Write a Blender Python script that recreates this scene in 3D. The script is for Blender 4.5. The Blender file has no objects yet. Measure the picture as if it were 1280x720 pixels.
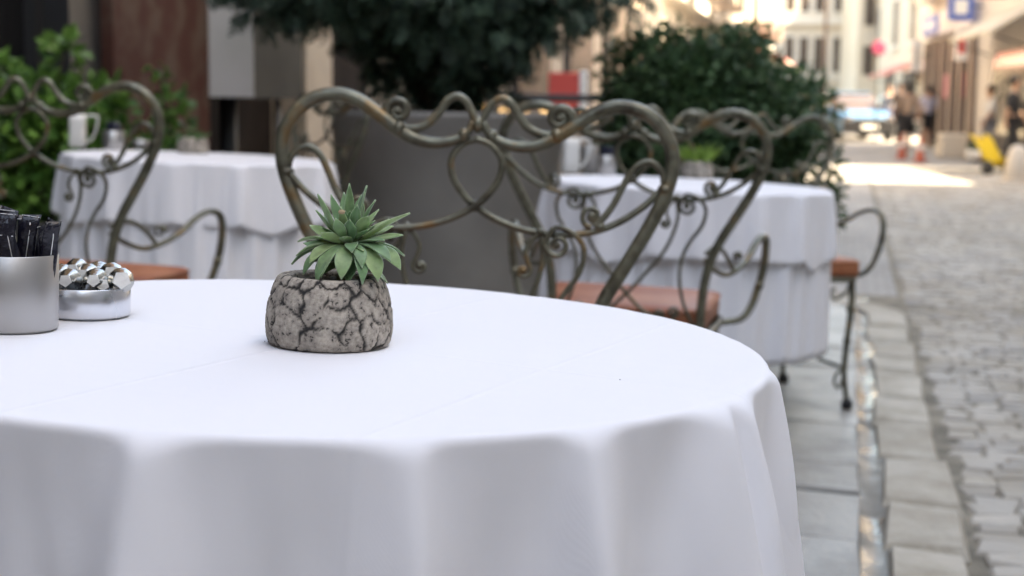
import bpy, math, random
import numpy as np
from mathutils import Vector, Matrix
PI = math.pi
sc = bpy.context.scene
COL = sc.collection

# ---------------------------------------------------------------- camera model
F_PX, CAM_Z = 1850.0, 0.972
PITCH, ROLL = math.atan((360 - 133) / F_PX), 0.010
def at(px, py, Y):
    """world point seen at photo pixel (px, py) at distance Y in front of the camera"""
    a, b = px - 640, py - 360
    c, s = math.cos(ROLL), math.sin(ROLL)
    u, v = c * a + s * b, -s * a + c * b
    cp, sp = math.cos(PITCH), math.sin(PITCH)
    dx, dy, dz = u, F_PX * cp - v * sp, -F_PX * sp - v * cp
    k = Y / dy
    return Vector((dx * k, Y, CAM_Z + dz * k))
SL = 0.035
def kerb_x(Y): return 0.074 + 0.2259 * Y
def gz(X, Y): return -SL * (X + 0.22)                      # the pavement falls towards the kerb
def rz(Y): return -SL * (0.49 + 0.2259 * min(max(Y, 0), 8)) - 0.03 + .012 * max(0, min(Y, 90) - 34)  # the road

# ---------------------------------------------------------------- object helpers
def tag(o, label=None, cat=None, group=None, kind=None):
    if label: o['label'] = label
    if cat: o['category'] = cat
    if group: o['group'] = group
    if kind: o['kind'] = kind
    return o
def empty(name, label, cat, M=None, group=None):
    o = bpy.data.objects.new(name, None); COL.objects.link(o)
    o.empty_display_size = 0.1
    if M is not None: o.matrix_world = M
    return tag(o, label, cat, group)
def place(X, Y, yaw=0, z=None, tilt=True, scale=1):
    zz = gz(X, Y) if z is None else z
    M = Matrix.Translation((X, Y, zz))
    if tilt: M = M @ Matrix.Rotation(SL, 4, 'Y')
    M = M @ Matrix.Rotation(yaw, 4, 'Z')
    if scale != 1: M = M @ Matrix.Scale(scale, 4)
    return M
def copy_tree(o, parent=None):
    c = o.copy(); COL.objects.link(c)
    c.parent = parent
    for ch in list(o.children): copy_tree(ch, c)
    return c

def catmull(pts, n=8):
    P = [Vector(p) for p in pts]
    out = []
    Q = [P[0] * 2 - P[1]] + P + [P[-1] * 2 - P[-2]]
    for i in range(1, len(Q) - 2):
        a, b, c, d = Q[i - 1], Q[i], Q[i + 1], Q[i + 2]
        for k in range(n):
            t = k / n
            out.append(0.5 * ((2 * b) + (c - a) * t + (2 * a - 5 * b + 4 * c - d) * t * t + (3 * b - a - 3 * c + d) * t ** 3))
    out.append(P[-1])
    return out

class MB:
    def __init__(s): s.v = []; s.f = []; s.fs = []
    def _add(s, v, f, smooth):
        k = len(s.v); s.v += [tuple(x) for x in v]
        s.f += [tuple(i + k for i in q) for q in f]; s.fs += [smooth] * len(f)
        return s
    def box(s, c, d, M=None, bev=0.0):
        x, y, z = [q / 2 for q in d]; b = min(bev, x * .9, y * .9, z * .9)
        c = Vector(c); vs = []; fs = []
        if b <= 0:
            for sx, sy, sz in ((-1,-1,-1),(1,-1,-1),(1,1,-1),(-1,1,-1),(-1,-1,1),(1,-1,1),(1,1,1),(-1,1,1)):
                vs.append(Vector((sx * x, sy * y, sz * z)) + c)
            fs = [(0,3,2,1),(4,5,6,7),(0,1,5,4),(1,2,6,5),(2,3,7,6),(3,0,4,7)]
        else:
            # chamfered box: each corner gives three vertices
            idx = {}
            for sx in (-1, 1):
                for sy in (-1, 1):
                    for sz in (-1, 1):
                        for ax in range(3):
                            p = [sx * (x - b), sy * (y - b), sz * (z - b)]
                            p[ax] = (sx * x, sy * y, sz * z)[ax]
                            idx[(sx, sy, sz, ax)] = len(vs); vs.append(Vector(p) + c)
            for ax in range(3):
                o1, o2 = (ax + 1) % 3, (ax + 2) % 3
                for sg in (-1, 1):
                    q = []
                    for (a, bb) in ((-1,-1),(1,-1),(1,1),(-1,1)):
                        k = [0, 0, 0]; k[ax] = sg; k[o1] = a; k[o2] = bb
                        q.append(idx[(k[0], k[1], k[2], ax)])
                    fs.append(tuple(q if sg > 0 else q[::-1]))
            for ax in range(3):      # edges along ax
                o1, o2 = (ax + 1) % 3, (ax + 2) % 3
                for a in (-1, 1):
                    for bb in (-1, 1):
                        k1 = [0, 0, 0]; k1[ax] = -1; k1[o1] = a; k1[o2] = bb
                        k2 = list(k1); k2[ax] = 1
                        q = [idx[(*k1, o1)], idx[(*k2, o1)], idx[(*k2, o2)], idx[(*k1, o2)]]
                        fs.append(tuple(q if a * bb < 0 else q[::-1]))
            for sx in (-1, 1):
                for sy in (-1, 1):
                    for sz in (-1, 1):
                        q = [idx[(sx, sy, sz, a)] for a in range(3)]
                        fs.append(tuple(q if sx * sy * sz > 0 else q[::-1]))
        if M is not None: vs = [M @ p for p in vs]
        return s._add(vs, fs, False)
    def poly(s, pts, thick_vec):
        """closed outline extruded along thick_vec"""
        n = len(pts); A = [Vector(p) for p in pts]; T = Vector(thick_vec)
        vs = A + [p + T for p in A]
        fs = [tuple(range(n))[::-1], tuple(range(n, 2 * n))]
        fs += [(i, (i + 1) % n, (i + 1) % n + n, i + n) for i in range(n)]
        return s._add(vs, fs, False)
    def tube(s, pts, r, n=8, cap=True, flat=1.0, M=None):
        P = [Vector(p) for p in pts]
        R = list(r) if hasattr(r, '__len__') else [r] * len(P)
        if len(R) != len(P):
            R = list(np.interp(np.linspace(0, 1, len(P)), np.linspace(0, 1, len(R)), R))
        vs = []; fs = []; N = None
        for i, p in enumerate(P):
            t = (P[min(i + 1, len(P) - 1)] - P[max(i - 1, 0)])
            if t.length < 1e-9: t = Vector((0, 0, 1))
            t.normalize()
            if N is None:
                N = t.orthogonal().normalized()
                if abs(t.z) < .99:
                    N = t.cross(Vector((0, 0, 1))).normalized()
            N = (N - t * N.dot(t)).normalized(); B = t.cross(N)
            for k in range(n):
                a = 2 * PI * k / n
                vs.append(p + (N * math.cos(a) + B * math.sin(a) * flat) * R[i])
        for i in range(len(P) - 1):
            for k in range(n):
                a, b = i * n + k, i * n + (k + 1) % n
                fs.append((a, b, b + n, a + n))
        if cap:
            fs.append(tuple(range(n))[::-1]); fs.append(tuple(range((len(P) - 1) * n, len(P) * n)))
        if M is not None: vs = [M @ p for p in vs]
        return s._add(vs, fs, True)
    def lathe(s, prof, n=32, c=(0, 0, 0), M=None, smooth=True):
        vs = []; fs = []; c = Vector(c)
        for (r, z) in prof:
            for k in range(n):
                a = 2 * PI * k / n
                vs.append(c + Vector((r * math.cos(a), r * math.sin(a), z)))
        for i in range(len(prof) - 1):
            for k in range(n):
                a, b = i * n + k, i * n + (k + 1) % n
                fs.append((a, b, b + n, a + n))
        if prof[0][0] > 1e-6: fs.append(tuple(range(n))[::-1])
        if prof[-1][0] > 1e-6: fs.append(tuple(range((len(prof) - 1) * n, len(prof) * n)))
        if M is not None: vs = [M @ p for p in vs]
        return s._add(vs, fs, smooth)
    def ball(s, c, r, n=10, sq=(1, 1, 1)):
        prof = [(max(1e-5, math.sin(PI * i / n)) * r, -math.cos(PI * i / n) * r) for i in range(n + 1)]
        M = Matrix.Translation(c) @ Matrix.Diagonal((*sq, 1))
        return s.lathe(prof, n + 2, M=M)
    def build(s, name, m, parent=None):
        me = bpy.data.meshes.new(name); me.from_pydata(s.v, [], s.f)
        me.polygons.foreach_set('use_smooth', s.fs); me.update()
        o = bpy.data.objects.new(name, me); COL.objects.link(o)
        if m: me.materials.append(m)
        if parent: o.parent = parent
        return o
def mesh_np(name, V, Fq, m, parent=None, smooth=True, M=None):
    me = bpy.data.meshes.new(name); me.from_pydata(V.tolist(), [], Fq.tolist())
    me.polygons.foreach_set('use_smooth', [smooth] * len(me.polygons)); me.update()
    if m: me.materials.append(m)
    o = bpy.data.objects.new(name, me); COL.objects.link(o)
    if parent: o.parent = parent
    return o
def sharp_smooth(o, ang=40):
    try: o.data.set_sharp_from_angle(angle=math.radians(ang))
    except Exception: pass
    return o

# ---------------------------------------------------------------- materials
def nodes(name):
    m = bpy.data.materials.new(name); m.use_nodes = True
    nt = m.node_tree; b = nt.nodes['Principled BSDF']
    return m, nt, b
def N(nt, t, **k):
    n = nt.nodes.new(t)
    for a, v in k.items():
        if a.startswith('i_'): n.inputs[a[2:].replace('_', ' ')].default_value = v
        else: setattr(n, a, v)
    return n
def rgb(c): return (c[0], c[1], c[2], 1)
def mat(name, col, rough=.6, metal=0, col2=None, scale=8, bump=0, bscale=60, thr=(.35, .65), detail=6, rvar=0, spec=.5, sheen=0, trans=0):
    m, nt, b = nodes(name); L = nt.links.new
    b.inputs['Base Color'].default_value = rgb(col); b.inputs['Roughness'].default_value = rough
    b.inputs['Metallic'].default_value = metal; b.inputs['Specular IOR Level'].default_value = spec
    if sheen: b.inputs['Sheen Weight'].default_value = sheen
    tc = N(nt, 'ShaderNodeTexCoord')
    if col2 is not None or rvar:
        no = N(nt, 'ShaderNodeTexNoise'); no.inputs['Scale'].default_value = scale; no.inputs['Detail'].default_value = detail
        L(tc.outputs['Object'], no.inputs['Vector'])
        mr = N(nt, 'ShaderNodeMapRange'); mr.inputs[1].default_value, mr.inputs[2].default_value = thr
        L(no.outputs['Fac'], mr.inputs[0])
        if col2 is not None:
            mx = N(nt, 'ShaderNodeMix', data_type='RGBA'); mx.inputs[6].default_value = rgb(col); mx.inputs[7].default_value = rgb(col2)
            L(mr.outputs[0], mx.inputs[0]); L(mx.outputs[2], b.inputs['Base Color'])
        if rvar:
            mr2 = N(nt, 'ShaderNodeMapRange'); mr2.inputs[3].default_value = rough - rvar; mr2.inputs[4].default_value = rough + rvar
            L(no.outputs['Fac'], mr2.inputs[0]); L(mr2.outputs[0], b.inputs['Roughness'])
    if bump:
        n2 = N(nt, 'ShaderNodeTexNoise'); n2.inputs['Scale'].default_value = bscale; n2.inputs['Detail'].default_value = 5
        L(tc.outputs['Object'], n2.inputs['Vector'])
        bp = N(nt, 'ShaderNodeBump'); bp.inputs['Strength'].default_value = bump; bp.inputs['Distance'].default_value = .01
        L(n2.outputs['Fac'], bp.inputs['Height']); L(bp.outputs[0], b.inputs['Normal'])
    if trans:
        b.inputs['Transmission Weight'].default_value = trans
    return m
def leaf_mat(name, dark, light, rough=.5, scale=3.0, trans=.25):
    """leaf colour varies from leaf to leaf (per connected piece) and a little light passes through"""
    m, nt, b = nodes(name); L = nt.links.new
    g = N(nt, 'ShaderNodeNewGeometry')
    r = N(nt, 'ShaderNodeValToRGB'); r.color_ramp.elements[0].color = rgb(dark); r.color_ramp.elements[1].color = rgb(light)
    L(g.outputs['Random Per Island'], r.inputs[0]); L(r.outputs[0], b.inputs['Base Color'])
    b.inputs['Roughness'].default_value = rough
    t = N(nt, 'ShaderNodeBsdfTranslucent'); L(r.outputs[0], t.inputs['Color'])
    mx = N(nt, 'ShaderNodeMixShader'); mx.inputs[0].default_value = trans
    out = nt.nodes['Material Output']
    L(b.outputs[0], mx.inputs[1]); L(t.outputs[0], mx.inputs[2]); L(mx.outputs[0], out.inputs['Surface'])
    return m

def make_cloth_mat(name, rot, crease):
    m, nt, b = nodes(name); L = nt.links.new
    b.inputs['Base Color'].default_value = (.82, .82, .86, 1); b.inputs['Roughness'].default_value = .85
    b.inputs['Sheen Weight'].default_value = .15; b.inputs['Specular IOR Level'].default_value = .25
    tc = N(nt, 'ShaderNodeTexCoord')
    mp = N(nt, 'ShaderNodeMapping'); mp.inputs['Rotation'].default_value = (0, 0, rot); L(tc.outputs['Object'], mp.inputs['Vector'])
    w1 = N(nt, 'ShaderNodeTexWave', wave_type='BANDS', bands_direction='X'); w1.inputs['Scale'].default_value = 420
    w2 = N(nt, 'ShaderNodeTexWave', wave_type='BANDS', bands_direction='Y'); w2.inputs['Scale'].default_value = 420
    no = N(nt, 'ShaderNodeTexNoise'); no.inputs['Scale'].default_value = 9; no.inputs['Detail'].default_value = 4
    for w in (w1, w2, no): L(mp.outputs[0], w.inputs['Vector'])
    ad = N(nt, 'ShaderNodeMath', operation='ADD'); L(w1.outputs['Fac'], ad.inputs[0]); L(w2.outputs['Fac'], ad.inputs[1])
    # two ironed creases crossing the cloth
    sx = N(nt, 'ShaderNodeSeparateXYZ'); L(mp.outputs[0], sx.inputs[0])
    last = None
    for ax, off in crease:
        a = N(nt, 'ShaderNodeMath', operation='SUBTRACT'); L(sx.outputs[ax], a.inputs[0]); a.inputs[1].default_value = off
        ab = N(nt, 'ShaderNodeMath', operation='ABSOLUTE'); L(a.outputs[0], ab.inputs[0])
        mr = N(nt, 'ShaderNodeMapRange', interpolation_type='SMOOTHSTEP'); mr.inputs[1].default_value = 0; mr.inputs[2].default_value = .006
        mr.inputs[3].default_value = 1; mr.inputs[4].default_value = 0
        L(ab.outputs[0], mr.inputs[0])
        if last is None: last = mr.outputs[0]
        else:
            q = N(nt, 'ShaderNodeMath', operation='MAXIMUM'); L(last, q.inputs[0]); L(mr.outputs[0], q.inputs[1]); last = q.outputs[0]
    b1 = N(nt, 'ShaderNodeBump'); b1.inputs['Strength'].default_value = .12; b1.inputs['Distance'].default_value = .0006; L(ad.outputs[0], b1.inputs['Height'])
    b2 = N(nt, 'ShaderNodeBump'); b2.inputs['Strength'].default_value = .35; b2.inputs['Distance'].default_value = .006; L(no.outputs['Fac'], b2.inputs['Height'])
    b3 = N(nt, 'ShaderNodeBump'); b3.inputs['Strength'].default_value = .28; b3.inputs['Distance'].default_value = .0016; L(last, b3.inputs['Height'])
    L(b1.outputs[0], b2.inputs['Normal']); L(b2.outputs[0], b3.inputs['Normal']); L(b3.outputs[0], b.inputs['Normal'])
    return m
def metal_mat(name):
    m, nt, b = nodes(name); L = nt.links.new
    tc = N(nt, 'ShaderNodeTexCoord')
    n1 = N(nt, 'ShaderNodeTexNoise'); n1.inputs['Scale'].default_value = 16; n1.inputs['Detail'].default_value = 5
    n2 = N(nt, 'ShaderNodeTexNoise'); n2.inputs['Scale'].default_value = 55; n2.inputs['Detail'].default_value = 6
    L(tc.outputs['Object'], n1.inputs['Vector']); L(tc.outputs['Object'], n2.inputs['Vector'])
    r = N(nt, 'ShaderNodeValToRGB'); e = r.color_ramp.elements
    e[0].position, e[0].color = .32, (.050, .044, .032, 1)
    e[1].position, e[1].color = .66, (.20, .125, .055, 1)
    x = r.color_ramp.elements.new(.46); x.color = (.105, .098, .070, 1)
    x = r.color_ramp.elements.new(.58); x.color = (.15, .145, .108, 1)
    L(n1.outputs['Fac'], r.inputs[0])
    mr = N(nt, 'ShaderNodeMapRange'); mr.inputs[1].default_value = .42; mr.inputs[2].default_value = .66; mr.inputs[4].default_value = .5
    L(n2.outputs['Fac'], mr.inputs[0])
    mx = N(nt, 'ShaderNodeMix', data_type='RGBA'); mx.inputs[7].default_value = (.22, .225, .165, 1)
    L(mr.outputs[0], mx.inputs[0]); L(r.outputs[0], mx.inputs[6]); L(mx.outputs[2], b.inputs['Base Color'])
    b.inputs['Metallic'].default_value = .5; b.inputs['Roughness'].default_value = .36
    bp = N(nt, 'ShaderNodeBump'); bp.inputs['Strength'].default_value = .3; bp.inputs['Distance'].default_value = .002
    L(n2.outputs['Fac'], bp.inputs['Height']); L(bp.outputs[0], b.inputs['Normal'])
    return m
M_iron = metal_mat('aged_iron')
M_cush = mat('cushion_leather', (.30, .085, .035), .5, col2=(.40, .15, .07), scale=9, bump=.2, bscale=40)
M_cushtop = mat('cushion_top', (.52, .35, .28), .6, col2=(.58, .42, .35), scale=6, bump=.2, bscale=40)
M_black = mat('black_rubber', (.012, .012, .013), .55)
M_steel = mat('brushed_steel', (.52, .505, .495), .42, 1.0, col2=(.46, .45, .44), scale=3, rvar=.05)
M_steel2 = mat('polished_steel', (.74, .76, .80), .27, 1.0, rvar=.04, scale=5)
M_foil = mat('foil', (.45, .45, .43), .16, 1.0, bump=.12, bscale=140)
M_foilend = mat('foil_lid', (.86, .84, .80), .42, .35, bump=.2, bscale=260)
M_sachet = mat('black_sachet', (.008, .008, .016), .22, bump=.25, bscale=90)
M_line = mat('white_print', (.75, .75, .75), .4)
M_soil = mat('soil', (.035, .028, .02), .95, col2=(.07, .055, .04), scale=60, bump=.8, bscale=150)
M_wood = mat('table_wood', (.12, .07, .04), .5, col2=(.18, .10, .05), scale=12)
M_planter = mat('planter_metal', (.25, .235, .218), .6, col2=(.33, .312, .29), scale=3.2, bump=.1, bscale=30)
M_bark = mat('bark', (.05, .035, .025), .9, col2=(.09, .065, .045), scale=14, bump=.6, bscale=40)
M_white = mat('white_ceramic', (.78, .77, .74), .25)
M_darkblue = mat('dark_sachets', (.01, .013, .03), .3)
M_concrete = mat('pot_concrete', (.25, .23, .215), .9, col2=(.34, .32, .30), scale=18, bump=.6, bscale=80)

# ---------------------------------------------------------------- tablecloths
def cloth(name, mt, M, R, ridges, length, off=0.0, seed=0, slope_p=.03, slope_r=.30, sig=6.5, nth=540, nr=26, nd=46, label=None, cat='tablecloth', group=None, ztop=.75, sat=.25, rim=.007):
    rng = np.random.RandomState(seed)
    th = np.linspace(0, 2 * PI, nth, endpoint=False)            # angle from local -Y towards +X
    hs = .66 + .5 * rng.rand(len(ridges)); ws = sig * (.8 + .5 * rng.rand(len(ridges))); ln_ = rng.uniform(-5, 5, len(ridges))
    def fold(f, lean):
        g = np.zeros(nth)
        for q, (a, h, w) in enumerate(zip(ridges, hs, ws)):
            d = (np.degrees(th) - a - ln_[q] * lean + 180) % 360 - 180
            sk = w * f * np.where(d > 0, 1.3 if q % 2 else .7, .75 if q % 2 else 1.3)   # folds lean to one side
            g = np.maximum(g, h * np.exp(-np.abs(d / sk) ** 1.8))
        for _ in range(2): g = (np.roll(g, 1) + g * 2 + np.roll(g, -1)) / 4
        return g
    g = fold(.55, 0)
    rho = rim + .016 * np.clip(g, 0, 1.2)                        # bend radius at the rim
    Lg = length(th)
    r0 = R - rho * .55
    rings = []; zs = []
    fr = np.linspace(0, 1, nr) ** .9
    for k in fr[1:]:
        rings.append(r0 * k); zs.append(np.zeros(nth))
    r = r0.copy(); z = np.zeros(nth)
    fine = 6
    for i in range(nd):
        s0 = (i / nd) ** 1.5; s1 = ((i + 1) / nd) ** 1.5
        sm = s0 * Lg.mean(); g = fold(.55 + .75 * min(1, sm / .10), min(1, sm / .2))
        for j in range(fine):
            t = s0 + (s1 - s0) * (j + .5) / fine; ds = (s1 - s0) / fine * Lg; s = t * Lg
            slope = (slope_p + slope_r * g) * np.exp(-s / sat)
            aend = PI / 2 - np.arctan(slope)
            u = np.clip(s / (rho * 2.0), 0, 1); a = aend * (u * u * (3 - 2 * u))
            r = r + np.cos(a) * ds; z = z - np.sin(a) * ds
        dd = min(1, (i + 1) / nd * 1.6)
        wob = dd * (.0012 * np.sin(th * 23 + i * .12 + seed) + .0010 * np.sin(th * 41 + 2.2 * np.sin(th * 5 + seed) + i * .05) + .0006 * np.sin(th * 67 - i * .09 + seed))
        rings.append(r + off * min(1, (i + 1) / 4) + wob); zs.append(z.copy())
    V = [[0, 0, ztop + off]]; rr = np.array(rings); zz = np.array(zs)
    x = rr * np.sin(th); y = -rr * np.cos(th)
    lf = .0006 * np.sin(x * 14 + seed) * np.cos(y * 11 + 1.3 * seed)
    Z = zz + ztop + off + lf
    V = np.concatenate([[[0, 0, ztop + off + .0003]], np.stack([x, y, Z], -1).reshape(-1, 3)])
    n = nth; K = len(rings); F = []
    for k in range(n): F.append((0, 1 + k, 1 + (k + 1) % n))
    for i in range(K - 1):
        a = 1 + i * n
        for k in range(n):
            k2 = (k + 1) % n
            F.append((a + k, a + n + k, a + n + k2, a + k2))
    me = bpy.data.meshes.new(name); me.from_pydata(V.tolist(), [], F)
    me.polygons.foreach_set('use_smooth', [True] * len(me.polygons)); me.materials.append(mt); me.update()
    o = bpy.data.objects.new(name, me); COL.objects.link(o); o.matrix_world = M
    so = o.modifiers.new('thick', 'SOLIDIFY'); so.thickness = .0012; so.offset = -1
    tag(o, label, cat, group)
    return o
def square(base, rot, corner=.10):
    def f(th):
        t = th + rot
        c = np.maximum(np.abs(np.cos(t)), np.abs(np.sin(t)))
        return base + corner * ((1 / c - 1) / .4142) ** 1.6
    return f
def roundl(L): return lambda th: np.full_like(th, L)

def table(X, Y, label, R=.415):
    M = place(X, Y)
    t = empty('round_table', label, 'table', M, 'round cafe tables under white cloths')
    MB().lathe([(.02, .715), (R - .02, .715), (R - .012, .722), (R - .012, .738), (R - .02, .744), (.02, .744)], 64).build('tabletop', M_wood, t)
    MB().lathe([(.06, .03), (.045, .06), (.032, .12), (.03, .4), (.034, .62), (.05, .70), (.12, .714)], 24).build('pedestal', M_iron, t)
    for k in range(4):
        a = k * PI / 2 + .5
        c, s = math.cos(a), math.sin(a)
        pts = catmull([(.03 * c, .03 * s, .10), (.14 * c, .14 * s, .085), (.24 * c, .24 * s, .03), (.28 * c, .28 * s, .015)], 5)
        MB().tube(pts, [.022, .018, .015], 10).build('leg', M_iron, t)
    return M
rid_near = [-30, -6.5, 17, 34.3, 55, 60, 80, 103, 128, 150, 172, 195, 218, 241, 262, 285, 308]
MA = table(-.222, 1.41, 'nearest round table, under the large white cloth with the steel cup and stone pot')
cloth('tablecloth', make_cloth_mat('cloth_near', .42, [(0, .02), (1, -.03), (0, .26)]), MA, .431, rid_near, square(.205, .25, .11), off=.004, ztop=.748, seed=3, sig=5.0, slope_p=-.03, slope_r=.44, sat=.24, nth=900, nd=60,
      label='big smooth white tablecloth filling the foreground, on the nearest table', group='white overlay tablecloths')
M_cloth2 = make_cloth_mat('cloth_far', .2, [(0, .05)])
cloth('tablecloth', M_cloth2, MA, .425, rid_near, roundl(.55), seed=4, slope_p=-.05, slope_r=.40, sat=.22, sig=4.6, nth=540, ztop=.7445,
      label='long white undercloth hanging below the big white cloth of the nearest table', group='long white undercloths')
TL = (-1.125, 5.2); TR = (.550, 4.85)
ML = table(*TL, 'round table at the left in front of the brown stone pier')
MR = table(*TR, 'round table at the right beside the kerb, in front of the round bush')
rid_l = [3, 27, 52, 71, 98, 120, 149, 170, 196, 219, 240, 268, 287, 311, 336]
rid_r = [-3, 19, 41, 66, 84, 108, 131, 155, 176, 201, 224, 246, 271, 296, 320, 341]
cloth('tablecloth', M_cloth2, ML, .452, rid_l, square(.212, .05, .03), off=.004, seed=7, slope_p=.05, slope_r=.22, sig=5, nth=360, nd=30,
      label='short white overlay cloth on the left table with white jug and stone pot', group='white overlay tablecloths')
cloth('tablecloth', M_cloth2, ML, .446, list(np.arange(0, 360, 11.5)), roundl(.56), seed=8, slope_p=.0, slope_r=.12, sig=3.4, nth=360, nd=30, ztop=.7475,
      label='long white undercloth of the left table, hanging below the overlay with the jug', group='long white undercloths')
cloth('tablecloth', M_cloth2, MR, .452, rid_r, square(.215, -.12, .035), off=.004, seed=9, slope_p=.05, slope_r=.22, sig=5, nth=360, nd=30,
      label='short white overlay cloth on the right table carrying a lime green plant', group='white overlay tablecloths')
cloth('tablecloth', M_cloth2, MR, .441, list(np.arange(3, 360, 10.5)), roundl(.525), seed=10, slope_p=.03, slope_r=.13, sig=3.2, nth=360, nd=30, ztop=.7475,
      label='long white undercloth of the right table, reaching nearly to the paving by the kerb', group='long white undercloths')

# ---------------------------------------------------------------- wrought iron chair (local +Y is the front, back plane at y = 0)
def bk(u, z, o=0.0):
    """point of the chair back: leans backwards a little above the seat"""
    return Vector((u, -.10 * max(0, z - .45) - .02 * max(0, z - .75) + o, z))
def curve2(pts, n=7, o=0.0, flip=1): return [bk(p.x * flip, p.y, o) for p in catmull([(a, b, 0) for a, b in pts], n)]
def spiral(cx, cz, r0, a0, turns, d=1, n=22):
    """points of a curl winding inwards, starting at angle a0"""
    out = []
    for i in range(n + 1):
        t = i / n; r = r0 * (1 - .82 * t); a = a0 + d * turns * 2 * PI * t
        out.append((cx + r * math.cos(a), cz + r * math.sin(a)))
    return out
def line3(pts, n=7): return catmull(pts, n)
def make_chair(label, group):
    t = empty('iron_chair', label, 'chair', None, group)
    post = [(.008, .952), (.018, .934), (.040, .921), (.066, .916), (.096, .920), (.125, .934), (.158, .957), (.192, .978), (.226, .986), (.262, .978), (.290, .955),
            (.306, .925), (.309, .892), (.300, .852), (.276, .798), (.243, .738), (.211, .680), (.190, .620), (.180, .550), (.178, .450)]
    for f in (-1, 1):
        b = MB()
        c = curve2(post, 7, 0, f)
        b.tube(c, [.006, .0075, .0095, .0108] + [.0114] * 10, 12)
        for (u, z, r) in ((.125, .936, .0155), (.299, .860, .0155)):
            b.ball(bk(u * f, z), r, 9, (.75 if u > .2 else .8, .95, .62 if u > .2 else .9))
        b.build('back_post', M_iron, t)
    sc_ = MB()
    for f in (-1, 1):
        # top scroll with its curl
        top = [(.004, .950), (.012, .968), (.022, .984), (.036, .991), (.050, .984), (.062, .966), (.080, .946), (.103, .937), (.128, .939), (.146, .950)]
        cu = spiral(.128, .963, .021, -.6, 1.35, 1, 20)
        sc_.tube(curve2(top + cu[1:], 4, -.002, f), [.006, .007, .0075, .0075, .007, .0062, .005, .004], 9)
        sc_.ball(bk(.128 * f, .963), .006, 8)
        # ring and sweeping strand
        st = [(.004, .926), (-.022, .917), (-.040, .893), (-.036, .862), (-.018, .836), (0, .820), (.030, .802), (.066, .789), (.105, .782), (.145, .781), (.190, .788), (.232, .806), (.268, .832), (.294, .858)]
        sc_.tube(curve2(st, 6, .006 * f, f), .0058, 9)
        # leaf loop against the post
        lf = [(.298, .862), (.294, .884), (.280, .899), (.262, .900), (.246, .886), (.233, .862), (.220, .834), (.204, .810), (.190, .796)]
        sc_.tube(curve2(lf, 6, 0, f), .0056, 9)
        sc_.tube(curve2(spiral(.186, .812, .017, -PI / 2, 1.4, -1, 18), 3, -.003, f), [.0048, .003], 8)
        sc_.ball(bk(.186 * f, .812, -.003), .008, 8, (1, .7, 1)); sc_.ball(bk(.200 * f, .796, -.003), .009, 8)
        # heart scrolls below the strand
        h1 = [(.104, .784), (.130, .792), (.158, .784), (.176, .760), (.170, .722), (.146, .685), (.128, .645), (.123, .595), (.135, .535), (.160, .482), (.172, .462)]
        sc_.tube(curve2(spiral(.134, .765, .020, PI * .95, 1.3, 1, 18)[::-1] + h1[1:], 4, 0, f), [.003, .0042, .0045, .0045, .004], 8)
        h2 = [(.106, .782), (.092, .770), (.084, .750), (.092, .728)]
        sc_.tube(curve2(h2 + spiral(.082, .722, .012, .6, 1.2, -1, 14), 4, 0, f), [.004, .0032], 8)
        ln = [(.106, .782), (.112, .740), (.100, .690), (.076, .642), (.040, .596), (0, .548), (-.040, .510), (-.076, .490)]
        sc_.tube(curve2(ln + spiral(-.078, .502, .013, -PI / 2, 1.2, -1, 14), 4, .004 * f, f), [.0045, .0045, .0042, .003], 8)
        b1 = [(-.004, .462), (.030, .472), (.060, .486), (.095, .480), (.118, .498)]
        sc_.tube(curve2(b1 + spiral(.112, .510, .012, 0, 1.2, 1, 12), 3, 0, f), [.004, .003], 8)
        for (u, z, r) in ((.082, .722, .0055), (.134, .765, .0055), (.106, .784, .007)): sc_.ball(bk(u * f, z), r, 8)
    sc_.tube([bk(-.176, .462), bk(.176, .462)], .0065, 9)
    for f in (-1, 1): sc_.ball(bk(.022 * f, .931), .0125, 9, (.8, .95, .9))
    sc_.ball(bk(0, .948), .0125, 10, (.8, .9, 1.1)); sc_.ball(bk(0, .820), .0095, 8)
    sc_.build('back_scrollwork', M_iron, t)
    # seat
    sf = MB()
    ring = [(-.178, 0, .448), (-.20, .12, .448), (-.225, .30, .448), (-.215, .41, .448), (-.12, .445, .448), (.12, .445, .448), (.215, .41, .448), (.225, .30, .448), (.20, .12, .448), (.178, 0, .448), (-.178, 0, .448)]
    sf.tube(catmull(ring, 5), .010, 9)
    for y in (.1, .2, .3): sf.tube([(-.20, y, .446), (.20, y, .446)], .005, 6)
    sf.build('seat_frame', M_iron, t)
    # cushion: rounded slab that follows the frame
    ol = [(-.170, .02), (-.205, .22), (-.222, .40), (-.195, .435), (0, .450), (.195, .435), (.222, .40), (.205, .22), (.170, .02), (0, .012)]
    P = catmull([(a, b, 0) for a, b in ol + [ol[0]]], 5)[:-1]
    cen = Vector((0, .24, 0)); n = len(P); V = []; Fq = []
    prof = [(.95, .455), (1.0, .463), (1.005, .482), (1.0, .502), (.985, .512), (.93, .517), (.7, .521), (.35, .523)]
    for k, zz in prof:
        for p in P:
            q = cen + (p - cen) * k; V.append((q.x, q.y, zz))
    for i in range(len(prof) - 1):
        for k in range(n): Fq.append((i * n + k, i * n + (k + 1) % n, (i + 1) * n + (k + 1) % n, (i + 1) * n + k))
    me = MB(); me._add(V, Fq + [tuple(range(n))[::-1], tuple(range((len(prof) - 1) * n, len(prof) * n))], True)
    cu = me.build('cushion', M_cush, t); cu.data.materials.append(M_cushtop)
    MB().tube([cen + (p - cen) * 1.0 + Vector((0, 0, .507)) for p in P + [P[0]]], .0035, 6).build('piping', M_cush, cu)
    for i, pl in enumerate(cu.data.polygons):
        if pl.center.z > .506 and pl.normal.z > .3: pl.material_index = 1
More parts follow.
